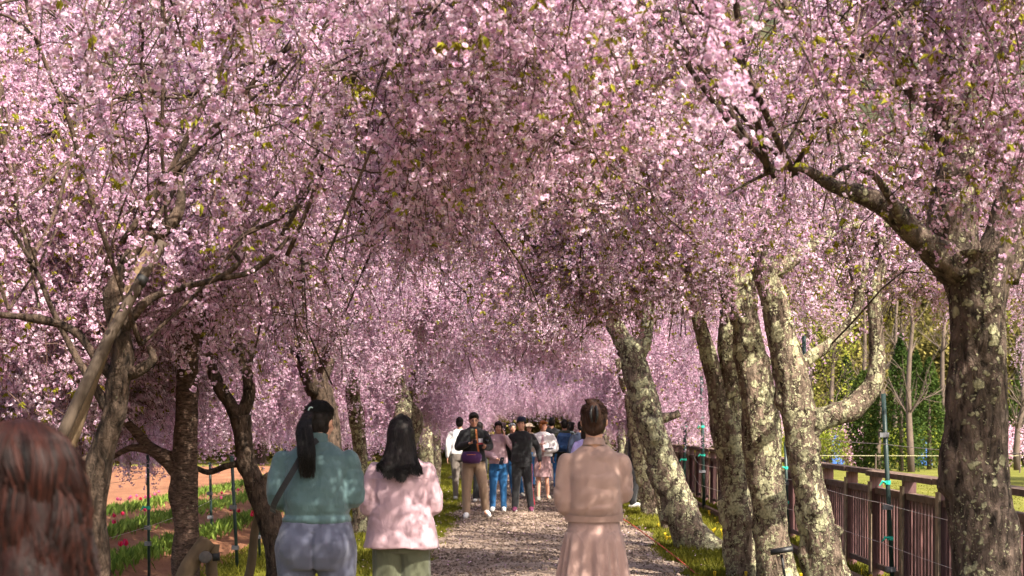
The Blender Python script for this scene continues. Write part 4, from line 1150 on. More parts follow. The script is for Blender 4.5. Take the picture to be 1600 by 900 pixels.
def hair_shell(mb, c, r, kind, hx, s=1.0):
    c = np.array(c)
    def E(off, rad): mb.ellipsoid(hx(c + np.array(off) * s), tuple(np.array(rad) * s), 16, 10)
    E((0, .020, .030), (.083, .093, .096)); E((0, .045, -.01), (.080, .065, .085))
    if kind == 'short': E((0, -.03, .075), (.066, .055, .038))
    if kind == 'fringe': E((0, -.035, .068), (.072, .060, .042)); E((-.066, .0, -.01), (.022, .055, .065)); E((.066, .0, -.01), (.022, .055, .065))
    if kind in ('bob', 'long'):
        E((0, -.035, .068), (.072, .060, .042))
        for q in (-1, 1): E((q * .066, .01, -.03), (.028, .062, .095))
        E((0, .05, -.05), (.085, .06, .10))
def strands(mb, paths, r=.0018, sides=4):
    for p in paths: mb.tube(p, np.linspace(r, r * .5, len(p)), sides, caps=False, col=(rng.random(), 0, 0))
def strandmat(name, c0, c1, c2, rough):
    m = petal_mat(name, c0, c1, c2, 0.0); b = m.node_tree.nodes['Principled BSDF']
    b.inputs['Roughness'].default_value = rough; b.inputs['Specular IOR Level'].default_value = .14; return m
M['strand_black'] = strandmat('black_strands', (.003, .0026, .0026), (.006, .005, .005), (.014, .011, .010), .5)
M['strand_red'] = strandmat('auburn_strands', (.002, .001, .0008), (.009, .0028, .002), (.034, .009, .0055), .5)

def person(X, Y, H, rz, label, group=None, hair='short', hairm='hair', yaw=0, pitch=0, head_off=(0, 0, 0), face=True,
           arms=None, legs=None, top=None, bottom=None, shoes='shoe_dark', voxel=.010, wf=1.0, extra=None, feet=True):
    s = H / 1.7
    root = empty('person', (X, Y, 0.045), rz, label, 'person', group)
    Z = lambda p: np.array(p, float) * s
    hc = np.array([0, -.012, 1.585]) + head_off
    Mx = Matrix.Rotation(yaw, 3, 'Z') @ Matrix.Rotation(pitch, 3, 'X')
    Mx = np.array(Mx); piv = np.array([0, .02, 1.50])
    def hx(p): return Z(Mx @ (np.array(p) - piv) + piv)
    sh = [np.array([-.172 * wf, 0.01, 1.385]), np.array([.172 * wf, 0.01, 1.385])]
    arms = arms or [((-.24, .03, 1.12), (-.25, -.04, .87)), ((.24, .03, 1.12), (.25, -.04, .87))]
    legs = legs or [((-.10, -.01, .48), (-.10, .02, .09)), ((.10, -.01, .48), (.10, .02, .09))]
    b = MB()
    loft(b, [tuple(np.array(r) * s) for r in [(.84, .13 * wf, .09), (.93, .15 * wf, .10), (1.06, .125 * wf, .09), (1.2, .135 * wf, .095), (1.30, .13 * wf, .085), (1.36, .10 * wf, .065), (1.45, .05, .045)]])
    limb(b, [Z((0, .012, 1.38)), hx((0, .012, 1.47)), hx((0, .0, 1.55))], [.060 * s, .052 * s, .055 * s])
    mE = lambda c, r, **k: b.ellipsoid(hx(c), tuple(np.array(r) * s), 18, 12, M=Mx if (yaw or pitch) else None)
    c = hc
    mE(c + (0, .012, .018), (.074, .090, .092)); mE(c + (0, -.018, -.035), (.058, .066, .078)); mE(c + (0, -.048, -.082), (.034, .034, .024))
    mE(c + (0, -.090, -.012), (.012, .018, .022)); mE(c + (0, -.084, .012), (.009, .012, .022))
    for q in (-1, 1): mE(c + (q * .074, .012, -.008), (.010, .020, .030)); mE(c + (q * .036, -.055, -.030), (.022, .024, .024))
    hands_spec = []
    for k in (0, 1):
        el, wr = arms[k][:2]; limb(b, [Z(sh[k] * (.84, 1, 1) - (0, 0, .036 + (top.get('drop', 0) if top else 0))), Z(el), Z(wr)], [.034 * s, .030 * s, .027 * s])
        hd = arms[k][2] if len(arms[k]) > 2 else unit(np.array(wr) - np.array(el)); hn = arms[k][3] if len(arms[k]) > 3 else ((1, 0, 0) if k == 0 else (-1, 0, 0))
        cu = arms[k][4] if len(arms[k]) > 4 else .55
        hand(b, Z(wr), hd, hn, 1 if k == 0 else -1, cu, s)
    for k in (0, 1):
        q = -1 if k == 0 else 1
        kn, an = legs[k][:2]; limb(b, [Z((q * .085, .0, .88)), Z(kn), Z(an)], [.080 * s * wf, .052 * s, .036 * s])
        limb(b, [Z(np.array(an) + (0, .02, -.03)), Z(np.array(an) + (q * .01, -.12, -.055))], [.036 * s, .028 * s])
    blob('body', b, M['skin'], root, voxel, 2)
    # face
    if face:
        for q in (-1, 1):
            mb = MB(); mb.ellipsoid(hx(c + (q * .030, -.079, .008)), tuple(np.array((.013, .007, .006)) * s), 10, 6, M=Mx); mb.build('eye', M['eye'], root, smooth=True)
            mb = MB(); mb.tube([hx(c + (q * .014, -.083, .030)), hx(c + (q * .032, -.082, .035)), hx(c + (q * .048, -.070, .028))], [.003 * s, .004 * s, .002 * s], 5); mb.build('eyebrow', M['eye'], root)
        mb = MB(); mb.ellipsoid(hx(c + (0, -.080, -.056)), tuple(np.array((.022, .008, .007)) * s), 12, 6, M=Mx); mb.build('mouth', M['lips'], root, smooth=True)
    # hair
    if hair:
        h = MB()
        if callable(hair): hair(h, c, hx, s)
        else: hair_shell(h, c, None, hair, hx, s)
        def hd(v): return .004 * vnoise(v * (60, 60, 14), 5) + .003 * vnoise(v * (25, 25, 25), 6)
        blob('hair', h, M[hairm], root, max(.007, voxel * .8), 1, hd)
    # trousers or skirt
    if bottom:
        kind = bottom['kind']; m = M[bottom['mat']]; t = MB(); am = bottom.get('fold', .004)
        wd = bottom.get('w', 1.0)
        if kind == 'trousers':
            loft(t, [tuple(np.array(r) * s) for r in [(.80, .155 * wd * wf, .115 * wd), (.90, .170 * wd * wf, .125 * wd), (1.0, .150 * wd * wf, .11 * wd), (1.03, .14 * wf * wd, .10 * wd)]])
            for k in (0, 1):
                q = -1 if k == 0 else 1; kn, an = legs[k][:2]; lw = bottom.get('leg', 1.0)
                a_ = np.array(an) + (0, 0, .0)
                limb(t, [Z((q * .085, .0, .86)), Z(np.array(kn) * .5 + np.array((q * .085, 0, .86)) * .5), Z(kn), Z(np.array(kn) * .5 + a_ * .5), Z(a_)], [.100 * s * wd, .092 * s * wd, .072 * s * lw, .066 * s * lw, .058 * s * lw])
        else:
            zh = bottom['hem']; rw = bottom.get('rw', .21)
            loft(t, [tuple(np.array(r) * s) for r in [(zh, rw, rw * .72), (zh + .02, rw, rw * .72), ((zh + .9) / 2, (rw + .17) / 2 + .01, .135), (.92, .165 * wd, .125), (1.03, .14 * wd, .10)]])
        def fd(v, am=am): return am * (vnoise(v * (9, 9, 5.0), 15) + .7 * vnoise(v * (18, 18, 12.0), 16))
        blob('trousers' if kind == 'trousers' else kind, t, m, root, voxel, 3, bottom.get('disp', fd))
    if feet:
        for k in (0, 1):
            an = np.array(legs[k][1]); q = -1 if k == 0 else 1; tip = legs[k][2] if len(legs[k]) > 2 else (q * .012, -.19, 0)
            mb = MB(); a0 = an + (0, .045, -.052); a1 = an + np.array(tip) + (0, .02, -.062); lift = 0
            P_, R_ = smooth_path([Z(a0), Z(an + (0, .0, -.040)), Z(an * .45 + a1 * .55), Z(a1)], np.array([.036, .047, .042, .028]) * s, .02)
            mb.tube(P_, R_, 12, ell=(1, .85), frame=(1, 0, 0)); mb.ellipsoid(P_[-1], (.03 * s, .03 * s, .023 * s)); mb.ellipsoid(P_[0], (.036 * s, .036 * s, .032 * s))
            sh_ = mb.build('shoe', M[shoes], root, smooth=True)
            mb = MB(); P2 = [p * (1, 1, 1) - (0, 0, .028 * s) for p in P_]; mb.tube(P2, R_ * 1.02, 12, ell=(1, .30), frame=(1, 0, 0)); mb.build('sole', M['sole'], sh_, smooth=True)
    # top garment
    if top:
        t = MB(); tw_ = top.get('w', 1.0) * wf; zh = top.get('hem', .93); fl = top.get('flare', 1.0); th = top.get('depth', 1.0)
        rings = top.get('rings') or [(zh, .172 * tw_ * fl, .122 * th * fl), (zh + .03, .174 * tw_ * fl, .124 * th * fl), (1.08, .160 * tw_, .118 * th), (1.22, .165 * tw_, .122 * th), (1.33, .175 * tw_, .115 * th), (1.395, .165 * tw_, .092 * th), (1.43, .115 * tw_, .075), (1.462, .068, .060)]
        loft(t, [tuple(np.array(r) * s) for r in rings])
        sr = top.get('sleeve', 1.0)
        for k in (0, 1):
            el, wr = arms[k][:2]; e_, w2 = np.array(el), np.array(wr); cuff = e_ + (w2 - e_) * top.get('slen', .93)
            P0 = sh[k] * (.90 * tw_, 1, 1) - (0, 0, .028 + top.get('drop', 0))
            if top.get('slen', .93) > 0: limb(t, [Z(P0), Z(P0 * .5 + e_ * .5 + (0.008 * (-1 if k == 0 else 1), 0, 0)), Z(e_), Z(e_ * .5 + cuff * .5), Z(cuff)], [.058 * s * (.5 + .5 * sr), .060 * s * sr, .055 * s * sr, .051 * s * sr, .038 * s * sr])
            else: limb(t, [Z(P0), Z(P0 * .4 + e_ * .6)], [.070 * s * sr, .060 * s * sr])
        am = top.get('fold', .005)
        def fd2(v, am=am):
            n1 = vnoise(v * (7, 7, 9.0) + (v[:, 2:3] * 3) * (1, 0, 0), 25); n2 = vnoise(v * (11, 11, 15.0) - (v[:, :1] * 5) * (0, 0, 1), 26)
            return am * (.7 * n1 + .6 * n2 - .6 * np.clip(1 - np.abs(n1) * 3.5, 0, 1) * np.clip(vnoise(v * 5, 29) + .3, 0, 1) - .3 * np.clip(1 - np.abs(n2) * 3.5, 0, 1) * np.clip(vnoise(v * 4, 30) + .2, 0, 1) + .2 * vnoise(v * 40, 27))
        blob(top.get('name', 'jacket'), t, M[top['mat']], root, voxel, 3, top.get('disp', fd2))
        if top.get('collar'):
            mb = MB(); cz = top['collar']
            mb.tube([Z((0, .018, 1.43)), Z((0, .014, 1.43 + cz * .5)), Z((0, .006, 1.43 + cz))], np.array([.074, .069, .066]) * s, 18, caps=False, ell=(1, .9))
            mb.build('collar', M[top.get('cmat', top['mat'])], root, smooth=True)
    return root, s, hx, c

M['shoe_dark'] = simple('dark_shoe', (0.02, 0.02, 0.025), .5, .3); M['shoe_white'] = simple('white_shoe', (0.62, 0.60, 0.58), .6, .1)
M['shoe_wine'] = simple('wine_shoe', (0.10, 0.02, 0.05), .6, .3); M['sole'] = simple('sole', (0.35, 0.33, 0.31), .8, .1); M['shoe_grey'] = simple('grey_shoe', (0.25, 0.23, 0.2), .7, .2)
M['teal'] = cloth('teal_cloth', (0.056, 0.098, 0.104), .7, .08); M['sweat'] = cloth('grey_blue_jersey', (0.070, 0.074, 0.108), .95, .1, 500, .5, .2)
M['pinkc'] = cloth('dusty_pink_cloth', (0.39, 0.26, 0.29), .75, .05); M['olive'] = cloth('olive_cloth', (0.085, 0.09, 0.055), .8)
M['beige'] = cloth('beige_knit', (0.29, 0.190, 0.160), .95, .05, 420, .8, .15); M['beigeskirt'] = cloth('rose_beige_skirt', (0.29, 0.188, 0.162), .85, .05)
M['blackc'] = cloth('black_cloth', (0.012, 0.012, 0.014), .8); M['khaki'] = cloth('khaki_cloth', (0.25, 0.17, 0.115), .85)
M['jeans'] = cloth('blue_jeans', (0.015, 0.085, 0.21), .85, .2); M['whitec'] = cloth('white_cloth', (0.66, 0.64, 0.66), .7, .03)
M['greyt'] = cloth('grey_trousers', (0.15, 0.125, 0.11), .85); M['navy'] = cloth('navy_cloth', (0.012, 0.018, 0.04), .8)
M['blue'] = cloth('blue_pack_cloth', (0.012, 0.045, 0.13), .6, .3); M['mint'] = cloth('mint_cloth', (0.40, 0.52, 0.48), .8)
M['purple'] = cloth('purple_cloth', (0.055, 0.014, 0.08), .6, .2); M['lilac'] = cloth('lilac_cloth', (0.30, 0.27, 0.55), .8); M['hat'] = cloth('straw_hat', (0.55, 0.42, 0.30), .9)
M['orange'] = cloth('orange_strap', (0.65, 0.22, 0.07), .7); M['pinksk'] = cloth('pink_skirt', (0.32, 0.20, 0.21), .85); M['redstripe'] = cloth('red_stripe', (0.35, 0.01, 0.03), .7)
M['socks'] = cloth('pink_socks', (0.60, 0.03, 0.10), .8); M['oliveh'] = cloth('dark_olive_hood', (0.035, 0.038, 0.02), .85)
M['glass'] = simple('screen_glass', (0.01, 0.01, 0.012), .15, 0, 5, 0); M['card'] = simple('card', (0.7, 0.7, 0.75), .6, .1)

def strap(parent_or_none, pts, w_, name, mat, label=None, cat=None, nrm=(0, 1, 0), group=None):
    """flat band along points, width w_, 4 mm thick"""
    pts, _ = smooth_path(pts, np.ones(len(pts)), .03); nrm = np.array(nrm, float)
    t = np.gradient(pts, axis=0); t /= np.linalg.norm(t, axis=1)[:, None]
    sdv = np.cross(t, nrm); sdv /= np.linalg.norm(sdv, axis=1)[:, None] + 1e-9
    V = np.stack([pts - sdv * w_ / 2, pts + sdv * w_ / 2, pts + sdv * w_ / 2 + nrm * .004, pts - sdv * w_ / 2 + nrm * .004], 1).reshape(-1, 3)
    q = []
    for i in range(len(pts) - 1):
        for k in range(4): q.append((4 * i + k, 4 * i + (k + 1) % 4, 4 * i + 4 + (k + 1) % 4, 4 * i + 4 + k))
    q += [(3, 2, 1, 0), tuple(4 * (len(pts) - 1) + k for k in range(4))]
    mb = MB(); mb.add(V, q); o = mb.build(name, mat, parent_or_none); tag(o, label, cat, group); return o

exec_later = []
# --- woman in teal (back view)
def hair_pony(h, c, hx, s):
    hair_shell(h, c, None, 'short', hx, s)
    h.ellipsoid(hx(c + (0.0, .085, .045)), (.036 * s, .035 * s, .040 * s))
    pts = [hx(c + (.0, .10, .045)), hx(c + (.012, .145, .005)), hx(c + (.024, .155, -.07)), Z_(s, (.030, .175, 1.40)), Z_(s, (.026, .180, 1.33))]
    P_, R_ = smooth_path(pts, np.array([.026, .040, .052, .050, .034]) * s, .02); h.tube(P_, R_, 14, ell=(1, .55), frame=(1, 0, 0))
def Z_(s, p): return np.array(p, float) * s
X0 = (495 - CX) / F * 8.2
r, s, hx, c = person(X0, 8.2, 1.665, math.pi, 'woman in a teal jacket and grey sweatpants with a long black ponytail', hair=hair_pony, yaw=-.35, pitch=.12, head_off=(0, -.01, .0),
    arms=[((-.222, .02, 1.135), (-.10, -.24, 1.13), (.6, -.5, .2), (0, 0, 1), .7), ((.228, .03, 1.12), (.12, -.24, 1.13), (-.6, -.5, .2), (0, 0, 1), .7)],
    top=dict(name='jacket', mat='teal', rings=[(.985, .200, .150, 0, .0), (1.01, .205, .158, 0, .005), (1.035, .188, .145), (1.06, .198, .160), (1.10, .188, .168, 0, .01), (1.2, .186, .160, 0, .012), (1.32, .192, .135, 0, .01), (1.385, .180, .105, 0, .01), (1.435, .12, .085, 0, .01), (1.47, .075, .066, 0, .012)], sleeve=1.12, fold=.009, collar=.075),
    bottom=dict(kind='trousers', mat='sweat', w=1.0, leg=1.35, fold=.003), wf=1.12, face=False, voxel=.008, shoes='shoe_white')
# fuller seat of the sweatpants
t = MB(); loft(t, [tuple(np.array(q) * s) for q in [(.72, .20, .14, 0, .02), (.80, .228, .170, 0, .03), (.88, .232, .175, 0, .03), (.95, .215, .155, 0, .02), (1.01, .19, .135, 0, .01)]])
for q in (-1, 1):
    t.ellipsoid((q * .098 * s, .105 * s, .855 * s), (.115 * s, .095 * s, .125 * s)); limb(t, [Z_(s, (q * .115, .02, .84)), Z_(s, (q * .12, .0, .5)), Z_(s, (q * .11, .02, .10))], [.130 * s, .095 * s, .07 * s])
def fd_seat(v): return .0035 * vnoise(v * (9, 9, 7), 44) + .002 * vnoise(v * 22, 45) - .012 * np.exp(-(v[:, 0] / .012) ** 2) * (v[:, 1] > .05) * (v[:, 2] < .92)
for ch in list(r.children):
    if ch.name.startswith('trousers'):
        BLOBS[:] = [b for b in BLOBS if b[0] != ch]; bpy.data.objects.remove(ch)
blob('trousers', t, M['sweat'], r, .008, 4, fd_seat)
strap(r, [Z_(s, (-.02, .10, 1.475)), Z_(s, (.04, .150, 1.42)), Z_(s, (.10, .185, 1.31)), Z_(s, (.165, .195, 1.20)), Z_(s, (.225, .15, 1.10)), Z_(s, (.25, .05, 1.05))], .034, 'bag_strap', M['blackc'])
mb = MB(); a = np.linspace(-.2, 2.2, 10); mb.tube([hx(c + (.0 + .017 * math.cos(q), .123, .045 + .026 * math.sin(q))) for q in a], .004, 6); mb.build('hair_tie', M['mint'], r, smooth=True)
hb = MB(); paths = []
for k in range(380):
    u = rng.uniform(-1, 1); v_ = rng.uniform(0, 1)
    p0 = hx(c + (.012 * u, .11, .04)); w2 = .050 * u
    paths.append(smooth_path([p0, hx(c + (.012 + .9 * w2, .165 + .022 * (1 - u * u), -.03)), Z_(s, (.030 + w2 + rng.normal(0, .004), .205 + .02 * (1 - u * u) * v_, 1.40)), Z_(s, (.028 + w2 * .75 + rng.normal(0, .008), .200, 1.33 - .08 * rng.random()))], np.ones(4), .03)[0])
strands(hb, paths, .0022); hb.build('ponytail_strands', M['strand_black'], r, smooth=True, colattr=True, kind='stuff')

def cap_strands(hx, c, s, target, n, mat, parent, r0=.0016):
    hb = MB(); paths = []
    for k in range(n):
        a = rng.uniform(0, 6.28); e = rng.uniform(.05, 1.25)
        d = np.array([math.cos(a) * math.cos(e), math.sin(a) * math.cos(e), math.sin(e)])
        p0 = np.array((0, .022, .030)) + d * (.088, .098, .101)
        if p0[1] < -.05 and p0[2] < .05: continue
        t0 = np.array(target); mid = (p0 + t0) / 2; md = mid - (0, .02, .02); md = md / np.linalg.norm(md) * (.100 + rng.uniform(-.002, .006)); mid = md + (0, .02, .02)
        if np.linalg.norm(p0 - t0) < .05: continue
        paths.append(smooth_path([hx(c + p0), hx(c + mid), hx(c + t0 + rng.normal(0, .006, 3))], np.ones(3), .02)[0])
    strands(hb, paths, r0); hb.build('cap_strands', mat, parent, smooth=True, colattr=True, kind='stuff')
cap_strands(hx, c, s, (0, .118, .045), 420, M['strand_black'], r)

# --- woman in pink (back view), long straight hair
def hair_long(h, c, hx, s):
    hair_shell(h, c, None, 'long', hx, s)
    loft(h, [tuple(np.array(q) * s) for q in [(1.355, .105, .015, 0, .150), (1.38, .115, .026, 0, .142), (1.42, .105, .045, 0, .115), (1.50, .095, .070, 0, .065), (1.60, .088, .085, 0, .03), (1.66, .06, .06, 0, .02)]])
X0 = (627 - CX) / F * 8.8
r, s, hx, c = person(X0, 8.8, 1.59, math.pi, 'woman in a dusty pink jacket with long straight black hair, seen from behind', hair=hair_long, yaw=.1, pitch=.10,
    arms=[((-.215, .02, 1.10), (-.12, -.24, 1.16), (.6, -.5, .2), (0, 0, 1), .7), ((.215, .03, 1.08), (.12, -.24, 1.14), (-.6, -.5, .2), (0, 0, 1), .7)],
    top=dict(name='jacket', mat='pinkc', rings=[(.825, .258, .175, 0, .02), (.85, .254, .178, 0, .02), (1.0, .222, .165, 0, .015), (1.12, .180, .150, 0, .01), (1.25, .170, .135, 0, .01), (1.33, .178, .118), (1.385, .155, .095), (1.44, .08, .07)], sleeve=1.12, drop=.025, fold=.010, collar=.02),
    bottom=dict(kind='trousers', mat='olive', w=1.12, leg=1.5, fold=.006), wf=1.05, face=False, voxel=.008)
seam = MB(); seam.tube([Z_(s, (x, .0, 1.285)) + (0, (.148 * s) * (1 - (abs(x) / .23) ** 2.4) ** .42 , 0) for x in np.linspace(-.185, .185, 15)], .0022, 4); seam.build('yoke_seam', M['pinkc'], r)
hb = MB(); paths = []
for k in range(1300):
    u = rng.uniform(-1, 1); d = 1 - u * u * .6
    end = 1.335 - .075 * rng.random() * (1 - .4 * abs(u)) + .015 * math.sin(u * 9) + .03 * abs(u)
    paths.append(smooth_path([hx(c + (.008 * u, .045, .125)), hx(c + (.068 * u, .045 + .072 * d, .055)), hx(c + (.090 * u, .03 + .085 * d, -.05)), Z_(s, (.112 * u, .06 + .085 * d, 1.43)), Z_(s, (.150 * u + rng.normal(0, .006), .135 + .055 * d, end))], np.ones(5), .035)[0])
strands(hb, paths, .0022); hb.build('hair_strands', M['strand_black'], r, smooth=True, colattr=True, kind='stuff')

# --- woman in beige (back view)
def hair_bun(h, c, hx, s):
    hair_shell(h, c, None, 'short', hx, s)
    h.ellipsoid(hx(c + (0, .095, .03)), (.046 * s, .042 * s, .075 * s)); h.ellipsoid(hx(c + (.012, .06, .112)), (.040 * s, .035 * s, .026 * s))
    h.ellipsoid(hx(c + (0, .07, -.045)), (.062 * s, .04 * s, .045 * s))
    for k in range(14):
        a = k * .5; p0 = c + (.03 * math.cos(a), .06, .11); limb(h, [hx(p0), hx(p0 + (rng.normal(0, .03), .01, .022)), hx(p0 + (rng.normal(0, .05), .02, .02))], [.004, .003, .002], 5)
X0 = (928 - CX) / F * 8.5
def fd_knit(v):
    n1 = vnoise(v * (6, 6, 10.0) + (v[:, 2:3] * 4) * (1, 0, 0), 61); return .006 * n1 + .004 * vnoise(v * (13, 13, 15.0), 62) - .007 * np.clip(1 - np.abs(n1) * 4, 0, 1)
r, s, hx, c = person(X0, 8.5, 1.665, math.pi, 'woman in a beige sweater and long rose beige skirt with pinned up brown hair', hair=hair_bun, hairm='hair_brown', yaw=-.05, pitch=.03,
    arms=[((-.178, .0, 1.14), (-.06, -.25, 1.22), (.4, -.6, .4), (0, 0, 1), .6), ((.180, .04, 1.07), (.08, -.22, 1.06), (-.6, -.5, .2), (0, 0, 1), .6)],
    top=dict(name='sweater', mat='beige', rings=[(.985, .165, .125, 0, .0), (1.02, .172, .135, 0, .005), (1.06, .168, .155, 0, .012), (1.12, .166, .155, 0, .012), (1.25, .164, .145, 0, .01), (1.33, .168, .122), (1.385, .145, .098), (1.44, .075, .07)], sleeve=1.08, drop=.022, disp=fd_knit, collar=.035),
    bottom=None, wf=1.03, face=False, voxel=.008, shoes='shoe_white')
loc = MB(); seg = 120; V = []; zs = np.array([.22, .4, .6, .75, .84, .905, .91, .97, 1.02]) 
for z in zs:
    a = np.linspace(0, 2 * math.pi, seg, endpoint=False); t_ = np.clip((.905 - z) / .35, 0, 1)
    base = np.interp(z, [.22, .6, .905, 1.02], [.25, .212, .166, .150]); g = (.017 * np.sin(a * 17 + 1.3 * np.sin(a * 3)) + .012 * np.sin(a * 7 + 2)) * t_ ** .6 + (.010 if z < .906 else 0)
    V.append(np.stack([(base + g) * np.cos(a), (base * .78 + g) * np.sin(a), np.full(seg, z)], -1) * s)
i = np.arange(len(zs) - 1)[:, None] * seg; j = np.arange(seg)[None, :]
loc.add(np.concatenate(V), np.stack([i + j, i + (j + 1) % seg, i + seg + (j + 1) % seg, i + seg + j], -1).reshape(-1, 4))
loc.build('skirt', M['beigeskirt'], r, smooth=True)
mb = MB(); mb.tube([Z_(s, (0, .0, .975)), Z_(s, (0, .0, 1.0)), Z_(s, (0, .004, 1.03))], np.array([.176, .180, .184]) * s, 40, caps=False, ell=(1, .80)); mb.build('hem_band', M['beige'], r, smooth=True)
mb = MB()
for q in (-1, 1): limb(mb, [hx(c + (q * .012, .135, .085)), hx(c + (q * .02, .155, .04)), hx(c + (q * .012, .145, -.01))], [.006, .009, .005], 6)
mb.build('hair_clip', M['black'], r, smooth=True)

M['strand_brown'] = strandmat('brown_strands', (.008, .004, .003), (.022, .010, .007), (.05, .025, .018), .45)
cap_strands(hx, c, s, (.01, .115, .06), 420, M['strand_brown'], r)
# --- blurred head at the left edge
def hair_wavy(h, c, hx, s):
    hair_shell(h, c, None, 'long', hx, s)
    loft(h, [tuple(np.array(q) * s) for q in [(1.25, .12, .03, 0, .13), (1.36, .125, .06, 0, .10), (1.45, .115, .085, 0, .06), (1.6, .09, .09, 0, .025), (1.66, .06, .06, 0, .02)]])
X0 = (38 - CX) / F * 2.5
r, s, hx, c = person(X0, 2.5, 1.515, math.pi, 'person with long wavy auburn hair, close to the camera at the lower left corner', hair=hair_wavy, hairm='hair_red', yaw=.2, arms=[((-.17, .03, 1.02), (-.18, -.04, .80)), ((.17, .03, 1.02), (.18, -.04, .80))],
    top=dict(name='coat', mat='blackc', drop=.09, sleeve=.85, rings=[(.93, .17, .12), (1.2, .16, .11), (1.29, .14, .08), (1.33, .07, .05)]), bottom=dict(kind='trousers', mat='blackc'), face=False)
hb = MB(); paths = []
for k in range(2600):
    cl = rng.integers(0, 46); cr = np.random.default_rng(9000 + cl); az = cr.uniform(-2.6, 2.6) + math.pi / 2 + rng.normal(0, .10); ca, sa = math.cos(az), math.sin(az); wv = cr.uniform(0, 6.28) + rng.normal(0, .25); am = cr.uniform(.008, .022); rad = cr.uniform(.95, 1.10) + rng.normal(0, .02); twk = cr.uniform(-.25, .25)
    pp = []
    L = rng.uniform(.30, .50); 
    for t_ in np.linspace(0, 1, 14):
        z = .136 - t_ * L * .95
        if t_ < .28: q = math.sin(t_ / .28 * 1.57); rx, ry = .102 * q, .112 * q; z = .140 - .118 * (1 - math.cos(t_ / .28 * 1.57))
        else: q = (t_ - .28) / .72; rx, ry = .102 + .034 * q, .112 + .010 * q; z = .022 - q * L
        wob = am * math.sin(wv + t_ * 17) * min(1, t_ * 3)
        ca, sa = math.cos(az + twk * math.sin(wv + t_ * 9)), math.sin(az + twk * math.sin(wv + t_ * 9)); pp.append(hx(c + ((rx * rad + wob) * ca, .018 + (ry * rad + wob) * sa, z)))
    paths.append(pp)
strands(hb, paths, .0019); hb.build('hair_strands', M['strand_red'], r, smooth=True, colattr=True, kind='stuff')

# --- oncoming group
GPEO = 'people strolling on the path'
r, s, hx, c = person((740 - CX) / F * 23.6, 23.6, 1.75, 0, 'man in an open black jacket and khaki trousers looking down at his phone', GPEO, hair='short', pitch=.28, yaw=.12,
    arms=[((-.25, -.02, 1.13), (-.06, -.24, 1.20), (.9, -.2, .1), (0, 0, 1), .9), ((.26, -.04, 1.14), (.17, -.27, 1.13), (.3, -.6, .3), (-1, 0, 0), 1.1)],
    legs=[((-.11, -.05, .48), (-.11, -.08, .09)), ((.16, -.10, .50), (.19, .02, .13), (.07, -.17, -.03))],
    top=dict(name='jacket', mat='blackc', hem=.90, w=1.12, flare=1.08, sleeve=1.12, collar=.05), bottom=dict(kind='trousers', mat='khaki', leg=1.12, fold=.006), shoes='shoe_white')
mb = MB(); loft(mb, [tuple(np.array(q) * s) for q in [(1.22, .035, .01, 0, -.125), (1.34, .045, .012, 0, -.115), (1.43, .05, .02, 0, -.07)]]); mb.build('shirt', M['oliveh'], r, smooth=True)
for q in (-1, 1):
    mb = MB(); a = np.linspace(0, 6.28, 13); mb.tube([hx(c + (q * .031 + .02 * math.cos(t_), -.094, .006 + .014 * math.sin(t_))) for t_ in a], .0016, 4, caps=False); mb.build('glasses', M['black'], r)
bx, by = (740 - CX) / F * 23.6, 23.6
def at_p(x, y, z, dz=.045): return np.array([bx + x, by + y, z + dz])
bag = empty('shoulder_bag', at_p(-.03, -.17, 1.0), 0, 'purple shoulder bag hanging in front of the man in the black jacket', 'bag')
mb = MB(); mb.tube([(-.16, 0, 0), (-.13, -.02, 0), (0, -.03, 0), (.13, -.02, 0), (.16, 0, 0)], [.05, .095, .105, .095, .05], 14, ell=(1, .55), frame=(0, 0, 1)); mb.build('pouch', M['purple'], bag, smooth=True)
mb = MB(); mb.tube([(-.14, -.05, .04), (0, -.09, .05), (.14, -.05, .04)], .004, 5); mb.build('zip', M['orange'], bag)
strap(bag, [(.13, -.01, .04), (.10, -.03, .22), (.085, -.02, .40), (.07, .06, .47)], .028, 'strap', M['orange'], nrm=(0, -1, 0))
def phone(loc, rx, rz, label, mat='glass', size=(.075, .15, .009)):
    e = empty('phone', loc, 0, label, 'phone'); e.rotation_euler = (rx, 0, rz)
    a, b_, c_ = size; mb = MB(); mb.box((-a / 2, -b_ / 2, 0), (a / 2, b_ / 2, c_)); mb.build('case', M['black'], e)
    mb = MB(); mb.box((-a / 2 + .004, -b_ / 2 + .004, c_ + .0005), (a / 2 - .004, b_ / 2 - .004, c_ + .002)); mb.build('screen', M[mat], e)
phone(at_p(.03, -.33, 1.265), .5, .2, 'phone held by the man in the black jacket')
e = empty('card', at_p(.13, -.36, 1.265), 0, 'white and red printed card held by the man in the black jacket', 'card'); e.rotation_euler = (1.4, 0, .2)
mb = MB(); mb.box((-.035, -.05, 0), (.035, .05, .003)); mb.build('sheet', M['card'], e); mb = MB(); mb.box((-.035, -.05, .0035), (.035, -.02, .005)); mb.build('red_strip', M['redstripe'], e)
e = empty('camera', at_p(.235, -.36, 1.27), 0, 'black camera held up beside the man in the black jacket', 'camera')
mb = MB(); mb.box((-.065, -.03, -.05), (.065, .03, .05)); mb.box((-.03, -.028, .051), (.03, .028, .08)); mb.build('camera_body', M['black'], e); mb = MB(); mb.tube([(0, -.03, 0), (0, -.10, 0)], .038, 16); mb.build('lens', M['glass'], e, smooth=True)

